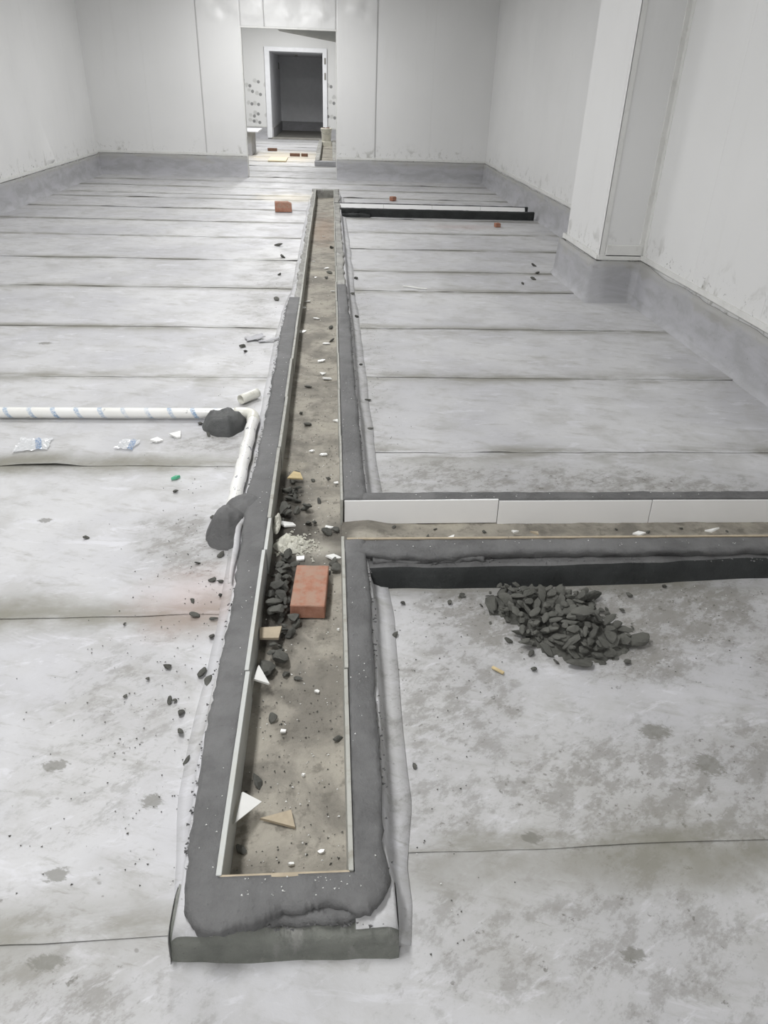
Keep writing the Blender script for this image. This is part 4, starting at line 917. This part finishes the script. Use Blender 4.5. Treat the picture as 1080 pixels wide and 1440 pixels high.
# crumbs too small to pick apart
def crumbs(name, n_, place, mat, smin, smax, label, cat):
    v, f = [], []
    for i in range(n_):
        x, y, z = place(); s = rng.uniform(smin, smax); a = rng.uniform(0, 6.28); b0 = len(v)
        for (p, q, w) in ((1, 0, 0), (-0.5, 0.8, 0), (-0.6, -0.7, 0), (0.1, 0.1, 0.8)):
            v.append((x + s*(p*math.cos(a)-q*math.sin(a))*rng.uniform(0.7, 1.4), y + s*(p*math.sin(a)+q*math.cos(a)), z + s*w - 0.0005))
        f += [(b0, b0+1, b0+3), (b0+1, b0+2, b0+3), (b0+2, b0, b0+3), (b0, b0+2, b0+1)]
    o = mesh(name, v, f, mat); tag(o, label, cat, None, 'stuff'); return o
def p_floor():
    while True:
        s = rng.random()
        if s < 0.35: x, y = -0.36 - abs(rng.gauss(0, 0.22)), rng.uniform(1.0, 3.0)
        elif s < 0.55: x, y = 0.19 + abs(rng.gauss(0, 0.10)), rng.uniform(0.8, 7.0)
        elif s < 0.85: x, y = rng.uniform(0.2, 2.2), 2.1 - abs(rng.gauss(0, 0.35))
        else: x, y = -0.42 - abs(rng.gauss(0, 0.25)), rng.uniform(3, 9)
        if 2.1 < y < 2.75 and x > 0 or y < 0.86 and -0.36 < x < 0.16: continue
        if 3.59 < y < 3.67 and x < -0.36 or 2.34 < y < 3.68 and -0.53 < x < -0.33 or ((x+0.556)/0.16)**2 + ((y-3.545)/0.17)**2 < 1: continue   # pipe and mortar
        if x > 0.4 and (heap_h(x, y) > 0.003 or heap.top(x, y, 0.006) > 0.012): continue
        return x, y, 0.005
crumbs('mortar_crumbs', 800, p_floor, M['clod'], 0.001, 0.0036, 'fine dark mortar crumbs sprinkled over the membrane floor', 'mortar crumbs')
def p_chan():
    y = 1.0 + abs(rng.gauss(0, 1.6)) if rng.random() < 0.7 else rng.uniform(2, 10); x = rng.uniform(-0.225, 0.02)
    return (x, y, 0.005) if y < 9 and chan.h[int((x-chan.x0)/chan.c), int((y-chan.y0)/chan.c)] < 0.02 else p_chan()
crumbs('drain_crumbs', 600, p_chan, M['clod'], 0.001, 0.004, 'dark mortar crumbs scattered along the bed of the drain', 'mortar crumbs')
def p_cap():
    s = rng.random()
    if s < 0.3: return rng.uniform(-0.30, -0.25), rng.uniform(0.95, 4.5), ZT+0.002
    if s < 0.55: return rng.uniform(0.045, 0.105), rng.uniform(0.95, 4.0), ZT+0.002
    if s < 0.75: return rng.uniform(-0.27, 0.06), rng.uniform(0.905, 0.95), ZT+0.002
    return rng.uniform(0.1, 1.9), rng.choice((rng.uniform(2.2, 2.25), rng.uniform(2.57, 2.61))), ZT+0.001
def p_edge():
    s = rng.random()
    if s < 0.4:
        y = rng.uniform(0.95, 5.6)
        if 2.3 < y < 2.72: y += 0.45
        return lerp_keys(KL, y) - rng.uniform(-0.006, 0.014), y, 0.096
    if s < 0.7: y = rng.uniform(0.95, 2.2) if s < 0.5 else rng.uniform(2.7, 6); return lerp_keys(KR, y) + rng.uniform(-0.006, 0.014), y, 0.096
    if s < 0.8: return rng.uniform(-0.25, 0.1), rng.uniform(0.855, 0.885), 0.085
    x = rng.uniform(0.15, 2.2); return x, rng.uniform(2.14, 2.17), 0.084
crumbs('edge_crumbs', 900, p_edge, M['mortar'], 0.0015, 0.006, 'dark mortar crumbs along the ragged outer edges of the mortar caps', 'mortar crumbs')
def p_pl():
    x, y = -0.150 + 0.045*rng.gauss(0, 1), 2.40 + 0.035*rng.gauss(0, 1)
    if x < -0.225: return p_pl()
    t = math.hypot((x+0.165)/0.07, (y-2.40)/0.055); return x, y, max(0.006, 0.028*(1-min(1, t)**3.0))
crumbs('plaster_crumbs', 260, p_pl, M['plaster'], 0.003, 0.010, 'white plaster crumbs heaped over the plaster by the left lining', 'plaster crumbs')
crumbs('tile_crumbs', 170, p_cap, M['shard_white'], 0.001, 0.0032, 'tiny white tile crumbs on the dark mortar edges', 'tile crumbs')
crumbs('tile_dust', 260, p_chan, M['shard_white'], 0.001, 0.004, 'tiny white tile crumbs on the bed of the long drain', 'tile crumbs')
crumbs('floor_tile_dust', 160, p_floor, M['shard_white'], 0.001, 0.003, 'tiny white tile crumbs on the membrane floor', 'tile crumbs')

# ------------------------------------------------------------------ things in the room behind
bk = empty('bucket', (-0.135, 23.35, ZT)); bk.scale = (1.08, 1.08, 1.15); tag(bk, 'cream plastic bucket filled with brick bits on the rear drain', 'bucket')
v = []; prof = [(0.115, 0.0), (0.118, 0.005), (0.135, 0.26), (0.148, 0.262), (0.15, 0.285), (0.138, 0.288), (0.13, 0.24), (0.0, 0.235)]
for i in range(25):
    a = 2*math.pi*i/24
    for (r, z) in prof: v.append((r*math.cos(a), r*math.sin(a), z))
pail = link('pail', mesh_data('pail', v, grid_faces(25, len(prof)), M['bucket'], True), bk)
link('handle', tube_data('handle', [(-0.15*math.cos(a), -0.06-0.09*math.sin(a), 0.26-0.10*math.sin(a)) for a in [math.pi*k/12 for k in range(13)]], 0.004, M['slab'], 8), pail)
box('stand', -0.14, 0.14, -0.12, 0.12, -0.114, 0.0, M['bucket'], bk, 0.012)
for i, (dx, dy, a) in enumerate(((-0.06, 0, 0.3), (0.055, 0.04, 0.2), (0.03, -0.06, 0.1))):
    o = link('brick_bit', brick_data('brick_bit', 0.08, 0.055, 0.075, M['brick_dark'], 9.0+i, 0.3), None, (-0.135+dx, 23.35+dy, ZT+0.272), (0, 0, a)); tag(o, 'reddish brick bit heaped in the cream bucket', 'brick bit', 'brick bits in the bucket')
bd = box('board', -0.20, 0.20, -0.42, 0.42, 0, 0.03, M['board'], None, 0.004); bd.location = (-1.2, 18.45, 0.004); tag(bd, 'pale yellow board lying on the floor beyond the doorway', 'board')
b = link('brick', brick_data('brick', 0.24, 0.115, 0.06, M['brick_dark'], 6.0), None, (-1.50, 21.0, 0.006), (0, 0, 0.1)); tag(b, 'single dark brick on the floor beyond the yellow board', 'brick')
b = link('brick', brick_data('brick', 0.24, 0.115, 0.06, M['brick_dark'], 7.0), None, (-0.87, 19.6, 0.006), (0, 0, 0.05)); tag(b, 'dark brick in a row of two, nearer the yellow board', 'brick')
b = link('brick', brick_data('brick', 0.15, 0.115, 0.06, M['brick_dark'], 8.0), None, (-0.64, 19.62, 0.006), (0, 0, -0.06)); tag(b, 'dark half brick in a row of two, nearer the rear drain', 'brick')
bn = empty('low_bench', (-2.2, 19.5, 0)); tag(bn, 'low grey bench with thin white top inside the doorway', 'bench')
for (a, b_) in ((-2.02, -1.87), (-3.0, -2.85)): inv(box('leg', a, b_, 19.45, 20.6, 0, 0.50, M['upturn'], None, 0.01), bn)
inv(box('bench_top', -3.05, -1.70, 19.40, 20.65, 0.50, 0.53, M['frame'], None, 0.005), bn)
ad = empty('smudge_tube', (0.3, 17.6, 3.3)); inv(link('added_tube', tube_data('smudge_tube', [(-1.08 + 0.03*i + (0.0 if i else 0.02), 17.6, 2.66 - 0.0040*i) for i in range(100)], [0.10, 0.18, 0.22] + [0.24 for i in range(97)], M['grey_tube'], 28)), ad)  # made-up tube; its round shading stands in for a soft grey smudge
for hx in (-0.7, 0.6, 1.6): inv(box('hanger', hx, hx+0.03, 17.58, 17.62, 2.5, 3.32, M['trim']), ad)
tag(ad, 'made-up round grey tube standing in for a soft grey smudge behind the doorway', 'grey_tube')
